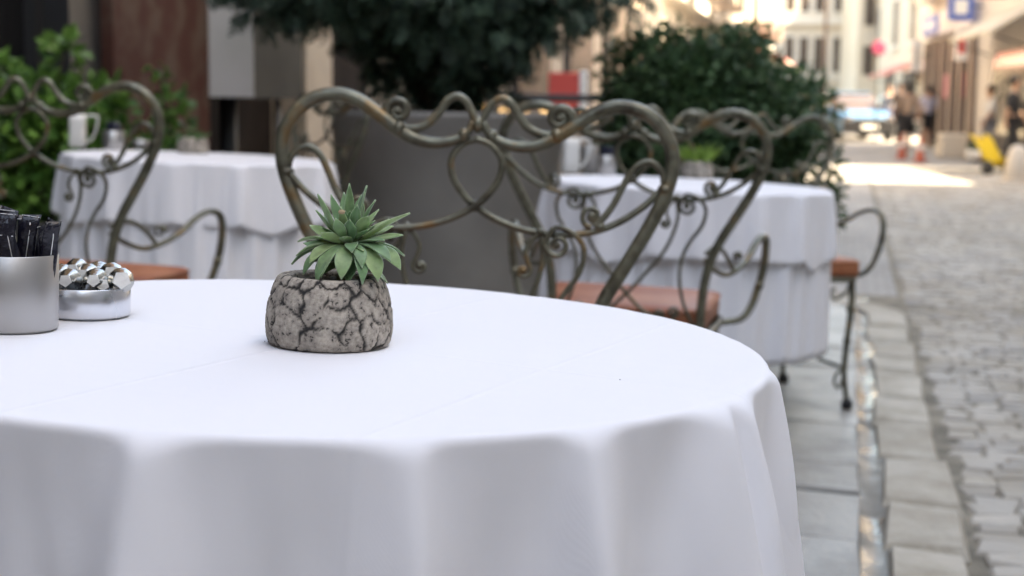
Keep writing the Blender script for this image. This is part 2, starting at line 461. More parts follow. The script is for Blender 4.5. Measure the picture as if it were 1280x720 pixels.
    # arms
    for f in (-1, 1):
        a = MB()
        c0 = bk(.183, .645)
        arm = [(c0.x, c0.y, .640), (.205, .030, .612), (.235, .075, .598), (.265, .130, .612), (.285, .180, .632), (.302, .235, .662), (.318, .290, .678), (.330, .335, .670), (.333, .358, .640), (.330, .362, .590),
               (.320, .362, .540), (.305, .350, .490), (.280, .335, .458), (.232, .315, .448)]
        a.tube([Vector((p.x * f, p.y, p.z)) for p in catmull(arm, 7)], [.0075, .0085, .0095, .0105, .0105, .010, .009], 10, flat=.75)
        lp = [(c0.x, c0.y, .655), (.200, .012, .668), (.220, .045, .660), (.238, .085, .632), (.252, .105, .604)]
        a.tube([Vector((p.x * f, p.y, p.z)) for p in catmull(lp, 5)], .0055, 8)
        a.tube([Vector((p[0] * f, p[1], p[2])) for p in [(.268, .128, .640 + .0), (.262, .118, .650), (.250, .100, .648), (.250, .098, .632), (.262, .115, .628)]], [.005, .0035], 8)
        a.ball((.262 * f, .115, .642), .009, 8); a.ball((.322 * f, .360, .545), .0125, 8)
        a.build('arm', M_iron, t)
    # legs
    for (sx, sy) in ((-1, 0), (1, 0), (-1, 1), (1, 1)):
        l = MB()
        bx, by = (.178, 0) if sy == 0 else (.212, .40)
        dy = -.055 if sy == 0 else .018
        pts = [(bx, by, .450), (bx + .004, by + dy * .1, .36), (bx - .004, by + dy * .3, .24), (bx - .010, by + dy * .6, .13), (bx - .002, by + dy * .9, .06), (bx + .006, by + dy, .025)]
        l.tube([Vector((p.x * sx, p.y, p.z)) for p in catmull(pts, 6)], [.0115, .011, .0105, .0095, .0095], 10)
        l.ball(((bx + .002) * sx, by + dy * .12, .345), .0165, 8); l.ball(((bx - .004) * sx, by + dy * .3, .235), .015, 8)
        cl = [(bx - .010, by, .135), (bx - .034, by, .125), (bx - .045, by, .095), (bx - .030, by, .072), (bx - .018, by, .085), (bx - .024, by, .098)]
        l.tube([Vector((p.x * sx, p.y + dy * .7, p.z)) for p in catmull(cl, 5)], [.0065, .005, .004], 8)
        br = [(bx - .004, by, .44), (bx - .02, by, .40), (bx - .06, by, .375), (bx - .075, by, .405), (bx - .055, by, .415)]
        l.tube([Vector((p.x * sx, p.y, p.z)) for p in catmull(br, 5)], [.0055, .0035], 8)
        lo = l.build('leg', M_iron, t)
        MB().lathe([(.012, -.001), (.019, .001), (.020, .020), (.015, .034)], 12, ((bx + .006) * sx, by + dy, 0)).build('foot_cap', M_black, lo)
    s = MB()
    for sx in (-1, 1):
        s.tube([Vector((p.x * sx, p.y, p.z)) for p in catmull([(.168, -.03, .135), (.160, .12, .150), (.165, .26, .150), (.202, .41, .140)], 5)], .007, 8)
    s.tube([(-.162, .19, .152), (.162, .19, .152)], .007, 8)
    s.tube(catmull([(0, .19, .152), (.03, .20, .19), (.07, .2, .20), (.08, .2, .175), (.06, .2, .17)], 4), .004, 8)
    s.tube(catmull([(0, .19, .152), (-.03, .20, .19), (-.07, .2, .20), (-.08, .2, .175), (-.06, .2, .17)], 4), .004, 8)
    s.build('stretcher', M_iron, t)
    return t
GC = 'wrought iron armchairs at the cafe tables'
chair = make_chair('large wrought iron armchair back right behind the near table, its ring above the grey planter', GC)
chair.matrix_world = place(-.090, 2.30, PI - .02)
for (X, Y, yaw, lab) in (
    (.256, 3.52, -.14, 'iron armchair with faded pink cushion drawn up to the right table, facing away'),
    (-1.150, 3.52, -.12, 'iron armchair at the left edge with terracotta cushion, beside the green shrub'),
    (.850, 5.36, PI + .22, 'iron armchair tucked in behind the right table, next to the kerb'),
    (-.82, 6.02, PI - .96, 'iron armchair half hidden behind the left table, in front of the grey planter')):
    c = copy_tree(chair); c['label'] = lab; c.matrix_world = place(X, Y, yaw)

# ---------------------------------------------------------------- things on the near table
def on_table(M, px, py, Y=None, h=.7528):
    """point on a table top (matrix M) seen at photo pixel"""
    o = Vector((0, 0, CAM_Z)); d = at(px, py, 1.0) - o
    nrm = (M.to_3x3() @ Vector((0, 0, 1))); p0 = M @ Vector((0, 0, h))
    return o + d * ((p0 - o).dot(nrm) / d.dot(nrm))
def on_M(p, yaw=0): return Matrix.Translation(p) @ Matrix.Rotation(SL, 4, 'Y') @ Matrix.Rotation(yaw, 4, 'Z')

def stone_mat():
    m, nt, b = nodes('cracked_stone'); L = nt.links.new
    at_ = N(nt, 'ShaderNodeAttribute', attribute_name='crack'); tc = N(nt, 'ShaderNodeTexCoord')
    n1 = N(nt, 'ShaderNodeTexNoise'); n1.inputs['Scale'].default_value = 160; n1.inputs['Detail'].default_value = 8; n1.inputs['Roughness'].default_value = .7
    n2 = N(nt, 'ShaderNodeTexNoise'); n2.inputs['Scale'].default_value = 28; n2.inputs['Detail'].default_value = 4
    L(tc.outputs['Object'], n1.inputs['Vector']); L(tc.outputs['Object'], n2.inputs['Vector'])
    r = N(nt, 'ShaderNodeValToRGB'); e = r.color_ramp.elements
    e[0].position, e[0].color = .37, (.035, .032, .028, 1); e[1].position, e[1].color = .62, (.40, .355, .30, 1)
    x = e.new(.43); x.color = (.25, .22, .19, 1)
    L(n1.outputs['Fac'], r.inputs[0])
    r2 = N(nt, 'ShaderNodeMapRange'); r2.inputs[1].default_value = .3; r2.inputs[2].default_value = .7; r2.inputs[3].default_value = .95; r2.inputs[4].default_value = 1.5
    L(n2.outputs['Fac'], r2.inputs[0])
    vm = N(nt, 'ShaderNodeVectorMath', operation='SCALE'); L(r.outputs[0], vm.inputs[0]); L(r2.outputs[0], vm.inputs['Scale'])
    mx = N(nt, 'ShaderNodeMix', data_type='RGBA'); mx.inputs[7].default_value = (.035, .033, .032, 1)
    L(at_.outputs['Fac'], mx.inputs[0]); L(vm.outputs[0], mx.inputs[6]); L(mx.outputs[2], b.inputs['Base Color'])
    b.inputs['Roughness'].default_value = .92; b.inputs['Specular IOR Level'].default_value = .2
    bp = N(nt, 'ShaderNodeBump'); bp.inputs['Strength'].default_value = 1; bp.inputs['Distance'].default_value = .002
    L(n1.outputs['Fac'], bp.inputs['Height']); L(bp.outputs[0], b.inputs['Normal'])
    return m
M_stone = stone_mat()
def stone_pot(name, parent, R, H, seed=1, n=300, nz=90, ncell=58):
    rng = np.random.RandomState(seed)
    prof = catmull([(.80, 0, 0), (.93, .015, 0), (.985, .12, 0), (1.0, .30, 0), (.985, .52, 0), (.93, .74, 0), (.865, .90, 0), (.82, .97, 0), (.76, 1.0, 0), (.68, .995, 0), (.63, .96, 0), (.61, .86, 0), (.60, .70, 0)], 8)
    pr = np.array([(p.x * R, p.y * H) for p in prof]); K = len(pr)
    th = np.linspace(0, 2 * PI, n, endpoint=False)
    x = pr[:, 0, None] * np.cos(th); y = pr[:, 0, None] * np.sin(th); z = np.repeat(pr[:, 1, None], n, 1)
    P = np.stack([x, y, z], -1).reshape(-1, 3)
    # voronoi cells on the outer wall
    a = rng.rand(ncell) * 2 * PI; hh = rng.rand(ncell) * H * 1.1
    # relax the sites a little so that the cells are even
    S = np.stack([R * np.cos(a), R * np.sin(a), hh], 1)
    for _ in range(12):
        d = S[:, None] - S[None]; dd = np.sqrt((d ** 2).sum(2)) + 1e-6
        w = np.clip(.020 * R / .059 - dd, 0, None) * (dd > 1e-5); S += (d / dd[..., None] * w[..., None]).sum(1) * .25
        rr = np.hypot(S[:, 0], S[:, 1]); S[:, 0] *= R * .95 / rr; S[:, 1] *= R * .95 / rr; S[:, 2] = np.clip(S[:, 2], -.0, H * 1.05)
    warp = .0016 * np.stack([np.sin(P[:, 2] * 340 + P[:, 0] * 210), np.sin(P[:, 0] * 290 + P[:, 2] * 260 + 1), np.sin(P[:, 1] * 300 + P[:, 0] * 230 + 2)], 1) \
         + .0005 * np.sin(P[:, [1, 2, 0]] * 1500 + 3)
    Q = P + warp * (R / .059)
    D = np.sqrt(((Q[:, None] - S[None]) ** 2).sum(2)); i2 = np.argsort(D, 1)[:, :2]
    A, B = S[i2[:, 0]], S[i2[:, 1]]
    e = (D[np.arange(len(P)), i2[:, 1]] ** 2 - D[np.arange(len(P)), i2[:, 0]] ** 2) / (2 * np.sqrt(((A - B) ** 2).sum(1)) + 1e-9)
    w = .0018 * (R / .059) * (.8 + .75 * np.sin(P[:, 0] * 150 + 2 * np.sin(P[:, 2] * 130)) * np.sin(P[:, 2] * 190 + 1))
    crack = np.clip(1.35 - e / w, 0, 1)
    inner = (np.arange(K) > K * .72)[:, None].repeat(n, 1).reshape(-1)
    crack = np.where(inner, np.maximum(crack * .4, .35), crack)
    rad = np.hypot(P[:, 0], P[:, 1])[:, None] + 1e-9
    nr = np.concatenate([P[:, :2] / rad, np.zeros((len(P), 1))], 1)
    pill = np.clip(e / (.006 * R / .059), 0, 1) ** .6
    nz_ = (np.sin(P[:, 0] * 830 + 5 * np.sin(P[:, 2] * 300)) * np.sin(P[:, 1] * 770 + 4 * np.sin(P[:, 0] * 260)) * np.sin(P[:, 2] * 900))
    dsp = (-.0014 * crack + .0005 * pill + .0004 * nz_) * (R / .059)
    P = P + nr * dsp[:, None]
    V = P
    F = []
    for i in range(K - 1):
        for k in range(n): F.append((i * n + k, i * n + (k + 1) % n, (i + 1) * n + (k + 1) % n, (i + 1) * n + k))
    F.append(tuple(range(n))[::-1])
    me = bpy.data.meshes.new(name); me.from_pydata(V.tolist(), [], F)
    me.polygons.foreach_set('use_smooth', [True] * len(me.polygons)); me.materials.append(M_stone)
    at_ = me.attributes.new('crack', 'FLOAT', 'POINT'); at_.data.foreach_set('value', crack.astype(np.float32))
    me.update()
    o = bpy.data.objects.new(name, me); COL.objects.link(o); o.parent = parent
    MB().lathe([(.001, H * .94), (R * .3, H * .945), (R * .615, H * .90)][::-1], 32).build('soil', M_soil, o)
    return o

def succ_mat():
    m, nt, b = nodes('succulent_leaf'); L = nt.links.new
    g = N(nt, 'ShaderNodeNewGeometry'); a = N(nt, 'ShaderNodeAttribute', attribute_name='edge')
    r = N(nt, 'ShaderNodeValToRGB'); e = r.color_ramp.elements
    e[0].color = (.080, .175, .075, 1); e[1].color = (.28, .38, .16, 1); x = e.new(.5); x.color = (.15, .275, .125, 1)
    L(g.outputs['Random Per Island'], r.inputs[0])
    mx = N(nt, 'ShaderNodeMix', data_type='RGBA'); mx.inputs[7].default_value = (.36, .45, .30, 1)
    L(a.outputs['Fac'], mx.inputs[0]); L(r.outputs[0], mx.inputs[6])
    tc = N(nt, 'ShaderNodeTexCoord'); no = N(nt, 'ShaderNodeTexNoise'); no.inputs['Scale'].default_value = 120; no.inputs['Detail'].default_value = 4
    L(tc.outputs['Object'], no.inputs['Vector'])
    mr = N(nt, 'ShaderNodeMapRange'); mr.inputs[1].default_value = .3; mr.inputs[2].default_value = .7; mr.inputs[3].default_value = .75; mr.inputs[4].default_value = 1.2
    L(no.outputs['Fac'], mr.inputs[0])
    vm = N(nt, 'ShaderNodeVectorMath', operation='SCALE'); L(mx.outputs[2], vm.inputs[0]); L(mr.outputs[0], vm.inputs['Scale'])
    L(vm.outputs[0], b.inputs['Base Color'])
    b.inputs['Roughness'].default_value = .5; b.inputs['Subsurface Weight'].default_value = .15; b.inputs['Subsurface Radius'].default_value = (.003, .006, .002); b.inputs['Subsurface Scale'].default_value = 1
    b.inputs['Sheen Weight'].default_value = .2
    bp = N(nt, 'ShaderNodeBump'); bp.inputs['Strength'].default_value = .25; bp.inputs['Distance'].default_value = .001
    L(no.outputs['Fac'], bp.inputs['Height']); L(bp.outputs[0], b.inputs['Normal'])
    return m
M_succ = succ_mat()
def leafs(specs):
    """fleshy pointed leaves; each spec = (base, azimuth, elevation at base, bend, length, width, twist)"""
    V = []; F = []; E = []
    for (base, az, el, bend, Ln, W, tw) in specs:
        nL, nW = 14, 6
        p = Vector(base); a = el; k0 = len(V); ring_n = nW * 2
        hd = Vector((math.cos(az), math.sin(az), 0)); sd0 = Vector((-math.sin(az), math.cos(az), 0))
        for i in range(nL + 1):
            t = i / nL
            d = hd * math.cos(a) + Vector((0, 0, 1)) * math.sin(a)
            up = -hd * math.sin(a) + Vector((0, 0, 1)) * math.cos(a)
            ang = tw * t; sd = sd0 * math.cos(ang) + up * math.sin(ang); u2 = up * math.cos(ang) - sd0 * math.sin(ang)
            w = W * .5 * (.36 + .64 * math.sin(min(1, t / .66) * PI / 2) ** 1.6) if t < .66 else W * .5 * max(0.02, (1 - ((t - .66) / .34) ** 1.5))
            th = .0021 * (1 - .68 * t) * (Ln / .04)
            for j in range(ring_n):
                ph = 2 * PI * j / ring_n
                c, s_ = math.cos(ph), math.sin(ph)
                cup = .30 * w * abs(c) ** 1.6                       # a channel along the middle
                V.append(p + sd * (w * c) + u2 * (th * s_ + cup)); E.append(max(0, abs(c) ** 14 * .55, (t - .93) / .07 * .8))
            p = p + d * (Ln / nL); a += bend / nL
        for i in range(nL):
            for j in range(ring_n):
                a0 = k0 + i * ring_n; F.append((a0 + j, a0 + (j + 1) % ring_n, a0 + ring_n + (j + 1) % ring_n, a0 + ring_n + j))
        F.append(tuple(k0 + nL * ring_n + j for j in range(ring_n)))
    return V, F, E
def leaf_obj(name, specs, m, parent):
    V, F, E = leafs(specs)
    me = bpy.data.meshes.new(name); me.from_pydata([tuple(v) for v in V], [], F)
    me.polygons.foreach_set('use_smooth', [True] * len(me.polygons)); me.materials.append(m)
    at_ = me.attributes.new('edge', 'FLOAT', 'POINT'); at_.data.foreach_set('value', E); me.update()
    o = bpy.data.objects.new(name, me); COL.objects.link(o); o.parent = parent
    return o
PR, PH = .0585, .0640
pp = on_table(MA, 411, 429)
pot = empty('potted_succulent', 'cracked grey stone pot with pointed blue green succulent, in focus on the nearest table', 'potted plant', on_M(pp), None)
stone_pot('stone_pot', pot, PR, PH, 5)
rng = random.Random(12)
specs = []
Minv = pot.matrix_world.inverted()
C0 = Minv @ at(438, 305, pp.y + .0)                     # heart of the rosette
def tip(px, py, dy, bend, W, br=.005, dz=0):
    T = Minv @ at(px, py, pp.y + dy)
    b0 = C0 + Vector((0, 0, dz)); d = T - b0; az = math.atan2(d.y, d.x)
    b0 = b0 + Vector((math.cos(az) * br, math.sin(az) * br, 0)); d = T - b0
    h = math.hypot(d.x, d.y); el = math.atan2(d.z, h); L_ = d.length * (1 + bend * bend / 20)
    specs.append((b0, az, el - bend / 2, bend, L_, W * rng.uniform(.82, 1.12), rng.uniform(-.8, .8)))
for a in ((437, 229, .004, .2, .0125), (459, 232, .012, -.2, .0125), (414, 243, .014, .2, .0145), (398, 242, -.004, .35, .0155), (470, 250, -.004, -.3, .0135), (452, 243, .022, .1, .012),
          (513, 267, -.006, -.25, .0150), (492, 283, .012, -.2, .0140), (504, 294, -.012, -.1, .0145), (481, 301, -.024, -.3, .0140), (487, 274, .024, -.1, .0135),
          (387, 281, -.004, .3, .0140), (395, 262, .010, .25, .0140), (379, 303, .006, .5, .0140), (402, 290, -.024, .5, .0145), (426, 258, -.016, .35, .0130), (447, 256, -.020, -.1, .0125),
          (437, 274, -.028, .2, .0125), (461, 270, -.020, -.2, .0125), (420, 272, -.030, .5, .0130), (474, 262, .020, -.2, .013), (405, 268, .022, .2, .013), (430, 240, .026, .1, .012)): tip(*a)
# lower leaves that arch out and hang over the rim of the pot
for a in ((499, 340, -.014, -1.3, .0165), (471, 354, -.034, -1.5, .0165), (427, 352, -.040, -1.7, .0175), (403, 350, -.036, -1.6, .0175), (388, 332, -.026, -1.3, .0160), (371, 322, -.006, -1.0, .0165), (505, 322, .010, -1.0, .0155),
          (488, 330, -.034, -1.2, .0150), (372, 304, .020, -.8, .0150), (452, 338, -.040, -1.5, .0150), (392, 312, .034, -.9, .014), (480, 312, .034, -.9, .014), (440, 318, -.038, -1.2, .0145), (381, 346, -.020, -1.3, .0165), (398, 358, -.036, -1.5, .0155), (366, 333, .006, -1.1, .015), (452, 358, -.040, -1.6, .0155)):
    tip(*a, dz=-.003)
for k in range(22):
    a = k * 2.4; q = k / 22
    specs.append((C0 + Vector((0, 0, -.016 + .020 * q)), a, -.25 + 1.1 * q + rng.uniform(-.15, .15), -.5 + .5 * q, .041 - .012 * q, .0140 - .003 * q, rng.uniform(-.3, .3)))
for k in range(6):
    a = k * PI / 3 + .4; specs.append((C0 + Vector((0, 0, .012)), a, 1.15, .25, .020, .0075, 0))
plant = leaf_obj('succulent', specs, M_succ, pot)
MB().tube(catmull([(.008, .002, .045), (C0 * .6 + Vector((.004, 0, .022))), (C0 - Vector((0, 0, .010))), (C0 + Vector((0, 0, .006)))], 5), [.006, .0055, .005], 10).build('stem', mat('stem', (.13, .14, .07), .7), plant)
MB().ball(Minv @ at(427, 265, pp.y - .022), .0026, 7, (1.3, .5, .8)).build('dry_petal', mat('dry_petal', (.45, .33, .2), .7), plant)
# crumbs of grit around the pot
for k, (px, py, r) in enumerate(((336, 428, .0009), (410, 441, .0008), (331, 427, .0006), (775, 475, .0005))):
    c = MB().ball((0, 0, r * .6), r, 6, (1.3, 1, .7)).build('grit', M_soil)
    c.matrix_world = on_M(on_table(MA, px, py), k)
    tag(c, ('grain of grit on white cloth, close to left foot of stone pot', 'dark grain of grit on white cloth, just in front of stone pot', 'smallest grain of grit at the far left foot of stone pot', 'lone tiny speck of grit on cloth right of stone pot')[k], 'grit', 'grains of soil spilled on the cloth')

# steel cup with sachets
def cup(R, H, m, parent, t=.0012, n=64):
    return MB().lathe([(.001, t), (R - t * 2, t), (R - t, H * .5), (R - t, H - .0006), (R - t / 2, H), (R, H - .0006), (R, .003), (R - .002, 0), (.001, 0)], n).build('cup', m, parent)
cp = on_table(MA, 16, 410)
cupo = empty('steel_cup', 'tall brushed steel cup at the left edge of the nearest table', 'cup', on_M(cp))
cup(.0410, .071, M_steel, cupo)
def stick(name, W, H, T, m):
    """a sealed stick sachet: pillow body with flat crimped end"""
    V = []; nS = 12; nT = 16
    for i in range(nT + 1):
        t = i / nT
        th = T * (.12 if t > .93 else (.12 + .88 * math.sin(min(1, (1 - t / .93) * 4 + .0) * PI / 2))) if t > .5 else T
        for j in range(nS):
            a = 2 * PI * j / nS
            ph = W * 997; cr = max(0, t - .62) / .38
            V.append((W / 2 * math.copysign(abs(math.cos(a)) ** .7, math.cos(a)) * (1 - .16 * cr * (1 + math.sin(ph))) + .0016 * cr * math.sin(9 * t + ph),
                      th / 2 * math.sin(a) * (1 + .35 * math.sin(17 * t + ph + 2 * math.cos(a))) + .0035 * cr * math.sin(8 * t + ph) + .0009 * cr * math.sin(5 * a + 30 * t),
                      t * H + .0022 * cr * math.cos(a) * math.sin(ph * 2)))
    b = MB(); F = []
    for i in range(nT):
        for j in range(nS): F.append((i * nS + j, i * nS + (j + 1) % nS, (i + 1) * nS + (j + 1) % nS, (i + 1) * nS + j))
    F += [tuple(range(nS))[::-1], tuple(range(nT * nS, (nT + 1) * nS))]
    return b._add(V, F, True)
rng = random.Random(4)
sac = [(-.024, -.014, -.06, .04, .110, .024, .0), (-.004, -.024, .06, .06, .106, .017, .1), (.008, -.020, -.20, .0, .099, .015, -.3), (.018, -.018, -.22, .02, .101, .016, .15), (.028, -.010, .13, -.03, .099, .016, .5),
       (.014, .010, -.06, -.08, .101, .018, .4), (-.010, .012, .06, -.1, .108, .018, -.2), (-.029, .008, .05, -.06, .109, .017, .6), (.004, -.004, .14, .02, .104, .017, .2), (.030, .008, -.12, -.03, .095, .016, 1.1), (.020, .0, .20, 0, .100, .015, .3)]
slab = ['widest black sachet with a white printed edge, nearest the left of the photo', 'black sachet with folded over top in the middle of the cup', 'black sachet with three short white stripes leaning to the left', 'black sachet with one long white line down its side, leaning out to the right',
        'rightmost black sachet with crumpled shiny top', 'black sachet behind the two lined ones', 'black sachet at the back of the cup, tilted backwards', 'black sachet at the far left rear of the cup', 'black sachet standing in the very middle of the bunch', 'short black sachet at the rear right inside the cup', 'black sachet leaning right between the lined ones and the rim']
for k, (x, y, ry, rx, H, W, rzv) in enumerate(sac):
    e = empty('sugar_sachet', slab[k], 'sachet', on_M(cp) @ Matrix.Translation((x, y, .004)) @ Matrix.Rotation(rzv, 4, 'Z') @ Matrix.Rotation(ry * .9, 4, 'Y') @ Matrix.Rotation(-rx * .8, 4, 'X'), 'black sugar sachets in the steel cup')
    s = stick('wrapper', W, H, .006, M_sachet).build('wrapper', M_sachet, e)
    p = MB()
    if k in (2, 3, 4, 8, 10): p.tube([(W * .06, -.0034, .045), (W * .06, -.0034, H * .86), (W * .02, -.0022, H * .93)], .00045, 5)
    for z in ((H * .985,) if k not in (2,) else (H * .985, H * .955, H * .925)):
        p.box((0 if k != 2 else -W * .25, -.0012, z), (W * (.9 if k != 2 else .4), .0006, .0007))
    if k in (0, 1): p.box((0, -.0032, H * .80), (W * .8, .0005, .0006)); p.box((0, -.0008, H * .93), (W * .9, .0006, .0006))
    p.build('printed_line', M_line, e)
# low steel dish with foil portions
dp = on_table(MA, 106, 393)
dish = empty('steel_dish', 'low polished steel dish beside the taller steel cup', 'dish', on_M(dp))
cup(.0445, .030, M_steel2, dish).name = 'bowl'
foils = [(82, 351, -.028, 0), (117, 350.5, -.026, .1), (104, 344, -.008, -.1), (140, 343, -.004, .3), (152, 350, -.022, .3), (91, 337.5, .002, -.05), (72, 344.5, -.010, 0), (122, 341, .020, .2), (100, 351, .004, .5), (134, 350, .006, .2), (112, 355, .010, .3), (88, 353, .012, 0), (128, 356, -.02, .4)]
flab = ['front left', 'front middle', 'middle', 'right hand larger', 'rim overhanging', 'topmost', 'far left', 'rear', 'rear right', 'rear left', 'buried front', 'buried left', 'buried right']
for k, (px, py, dy, yw) in enumerate(foils):
    M = on_M(at(px, py, dp.y + dy)) @ Matrix.Rotation(yw, 4, 'Z') @ Matrix.Rotation(-.16, 4, 'X') @ Matrix.Rotation(((k * 1.7) % .5 - .25) * .4, 4, 'Y')
    e = empty('foil_portion', '%s foil wrapped portion with five sided end, in the low steel dish' % flab[k], 'foil portion', M, 'foil wrapped portions heaped in the steel dish')
    s = 1.4 if k in (3, 4) else 1.0; r = .0058 * s; rb_ = .0118
    b = MB(); V = []; F = []; n = 24
    prof = [(.0, 1.0, 1, r), (.0008, 1.12, .9, r), (.006, .80, .25, rb_), (.011, 1.0, .0, rb_), (.0125, 1.08, 0, rb_), (.0135, 1.0, 0, rb_), (.020, .86, 0, rb_), (.022, .55, 0, rb_)]
    for (yy, q, pk, rr0) in prof:
        for j in range(n):
            a = 2 * PI * j / n
            pent = math.cos(PI / 5) / math.cos(((a + PI / 2) % (2 * PI / 5)) - PI / 5) if pk else 1
            w = (pent * pk + (1 - pk)) * (1 + .025 * math.sin(a * 9 + yy * 900 + k) * (pk < .8))
            V.append((rr0 * q * w * math.cos(a), yy, rr0 * q * w * math.sin(a)))
    for i in range(len(prof) - 1):
        for j in range(n): F.append((i * n + j, (i + 1) * n + j, (i + 1) * n + (j + 1) % n, i * n + (j + 1) % n))
    F += [tuple(range(n)), tuple(range((len(prof) - 1) * n, len(prof) * n))[::-1]]
    b._add(V, F, True); sharp_smooth(b.build('wrapping', M_foil, e), 50)
    c = MB(); pts = []
    for j in range(5):
        a = -PI / 2 + 2 * PI * j / 5; pts.append((r * 1.12 * math.cos(a), -.0003, r * 1.12 * math.sin(a)))
    c.poly(pts, (0, -.0016, 0)); c.build('end_cap', M_foilend, e)

# ---------------------------------------------------------------- things on the two far tables
def far_pot(M, px, py, lab, bright):
    e = empty('potted_succulent', lab, 'potted plant', on_M(on_table(M, px, py)))
    stone_pot('stone_pot', e, .058, .062, 3 if bright else 9, 120, 60, 40)
    r = random.Random(int(bright)); sp = []
    for k in range(60 if bright else 50):
        az = r.uniform(0, 2 * PI); q = r.random() ** .5
        L_ = r.uniform(.06, .10) if bright else r.uniform(.028, .045)
        rad = .03 if bright else .042
        sp.append((Vector((math.cos(az) * rad * q, math.sin(az) * rad * q, .045)), az, 1.35 - .5 * q, -.2, L_ + (0 if bright else .005), .010, 0))
    m = leaf_mat('lime_leaf', (.14, .26, .03), (.26, .42, .07)) if bright else leaf_mat('low_leaf', (.04, .12, .035), (.10, .22, .06))
    leaf_obj('succulent', sp, m, e)
far_pot(ML, 241, 192, 'grey stone pot with low dark green succulent on the left table', False)
far_pot(MR, 871, 223, 'grey stone pot with tall lime green succulent on the right table', True)
def jug(M, px, py, lab, yaw):
    e = empty('white_jug', lab, 'jug', on_M(on_table(M, px, py), yaw) @ Matrix.Scale(1.0, 4))
    b = MB(); n_ = 40; V = []; F = []; pr_ = [(.0, .001), (.94, .0), (1, .006), (.98, .05), (.95, .10), (.96, .124), (.90, .124), (.88, .10), (.90, .01), (.0, .008)]
    for (q, z_) in pr_:
        for j in range(n_):
            a = 2 * PI * j / n_; V.append((.031 * q * math.copysign(abs(math.cos(a)) ** .5, math.cos(a)), .028 * q * math.copysign(abs(math.sin(a)) ** .5, math.sin(a)), z_))
    for i in range(len(pr_) - 1):
        for j in range(n_): F.append((i * n_ + j, i * n_ + (j + 1) % n_, (i + 1) * n_ + (j + 1) % n_, (i + 1) * n_ + j))
    b._add(V, F, True); b.build('body', M_white, e)
    MB().tube(catmull([(.028, 0, .020), (.050, 0, .030), (.066, 0, .060), (.072, 0, .095), (.070, 0, .119), (.050, 0, .121), (.029, 0, .119)], 6), .0072, 10, flat=.6).build('handle', M_white, e)
jug(ML, 97, 184, 'squarish white porcelain jug on the left table, near the green shrub', 0.1)
jug(MR, 712, 216, 'white porcelain jug on the right table, half hidden by scrollwork', .3)
def small_cup(M, px, py, lab, R, H, dark):
    e = empty('steel_cup', lab, 'cup', on_M(on_table(M, px, py)))
    cup(R, H, M_steel, e, n=32)
    if dark:
        for k in range(7):
            a = k * .9; b = stick('s', .018, H + .028, .006, None)
            s = b.build('sugar_sachet', M_darkblue)
            s.matrix_world = on_M(on_table(M, px, py)) @ Matrix.Translation((.62 * R * math.cos(a) * (k > 0), .62 * R * math.sin(a) * (k > 0), .004)) @ Matrix.Rotation(a + 1.2, 4, 'Z')
            tag(s, 'dark sachet standing in the ' + lab, 'sachet', 'dark sachets in the ' + lab)
small_cup(ML, 142, 188, 'steel cup on the left table beside the white jug', .040, .072, True)
small_cup(ML, 176, 186, 'low steel dish on the left table near the iron chair post', .038, .034, False)
small_cup(MR, 735, 216, 'steel cup on the right table beside its white jug', .032, .100, False)
small_cup(MR, 757, 219, 'steel cup full of sachets on the right table', .036, .070, True)

# ---------------------------------------------------------------- foliage
def leaf_cloud(name, centers, radii, count, size, m, parent, seed, aspect=1.6, droop=0.0, shell=.55, fan=1):
    """count leaf blades spread in clumps; returns one mesh"""
    r = np.random.RandomState(seed)
    C_ = np.array(centers); Rr = np.array(radii); w = (Rr.prod(1) if Rr.ndim > 1 else Rr ** 2) ** (2 / 3 if Rr.ndim > 1 else 1); w = w / w.sum()
    idx = r.choice(len(C_), count, p=w)
    d = r.normal(size=(count, 3)); d /= np.linalg.norm(d, axis=1)[:, None]
    rad = shell + (1 - shell) * r.rand(count) ** .7
    rad *= 1 + .18 * np.sin(d[:, 0] * 9 + idx) * np.sin(d[:, 2] * 8 + idx * 2)
    RR = Rr[idx] if Rr.ndim > 1 else Rr[idx][:, None]
    P = C_[idx] + d * rad[:, None] * RR
    ax = d + r.normal(size=(count, 3)) * .55; ax[:, 2] -= droop; ax /= np.linalg.norm(ax, axis=1)[:, None]
    t = np.cross(ax, r.normal(size=(count, 3))); t /= np.linalg.norm(t, axis=1)[:, None]
    nr = np.cross(ax, t)
    s = size * (.6 + .8 * r.rand(count))[:, None]
    if fan == 1:
        # folded leaf: 6 points, 2 quads
        pts = [P, P + ax * s * .45 + t * s / aspect * .5 + nr * s * .08, P + ax * s, P + ax * s * .45 - t * s / aspect * .5 + nr * s * .08]
        V = np.stack(pts, 1).reshape(-1, 3); b = np.arange(count)[:, None] * 4
        F = np.concatenate([b + np.array([[0, 1, 2]]), b + np.array([[0, 2, 3]])], 0)
    else:
        # scale-leaf spray: a stalk blade with side blades
        Vs = []; Fs = []; k = 0
        n_s = 7
        for j in range(n_s):
            u = (j + 1) / n_s; sd = 1 if j % 2 else -1
            base = P + ax * s * u * .8; dirn = (ax * .75 + t * sd * .8)
            dirn = dirn / np.linalg.norm(dirn, axis=1)[:, None]
            ln = s * (.42 * (1 - .5 * u)); wv = np.cross(dirn, nr) * s * .055
            Vs += [base - wv, base + dirn * ln * .5 - wv * 1.3, base + dirn * ln, base + dirn * ln * .5 + wv * 1.3]
            k += 4
        Vs += [P - t * s * .03, P + ax * s * .5 - t * s * .035, P + ax * s, P + ax * s * .5 + t * s * .035]; k += 4
        V = np.stack(Vs, 1).reshape(-1, 3); b = np.arange(count)[:, None] * k
        F = np.concatenate([b + np.array([[4 * j, 4 * j + 1, 4 * j + 2, 4 * j + 3]]) for j in range(n_s + 1)], 0)
    return mesh_np(name, V, F, m, parent, smooth=False)
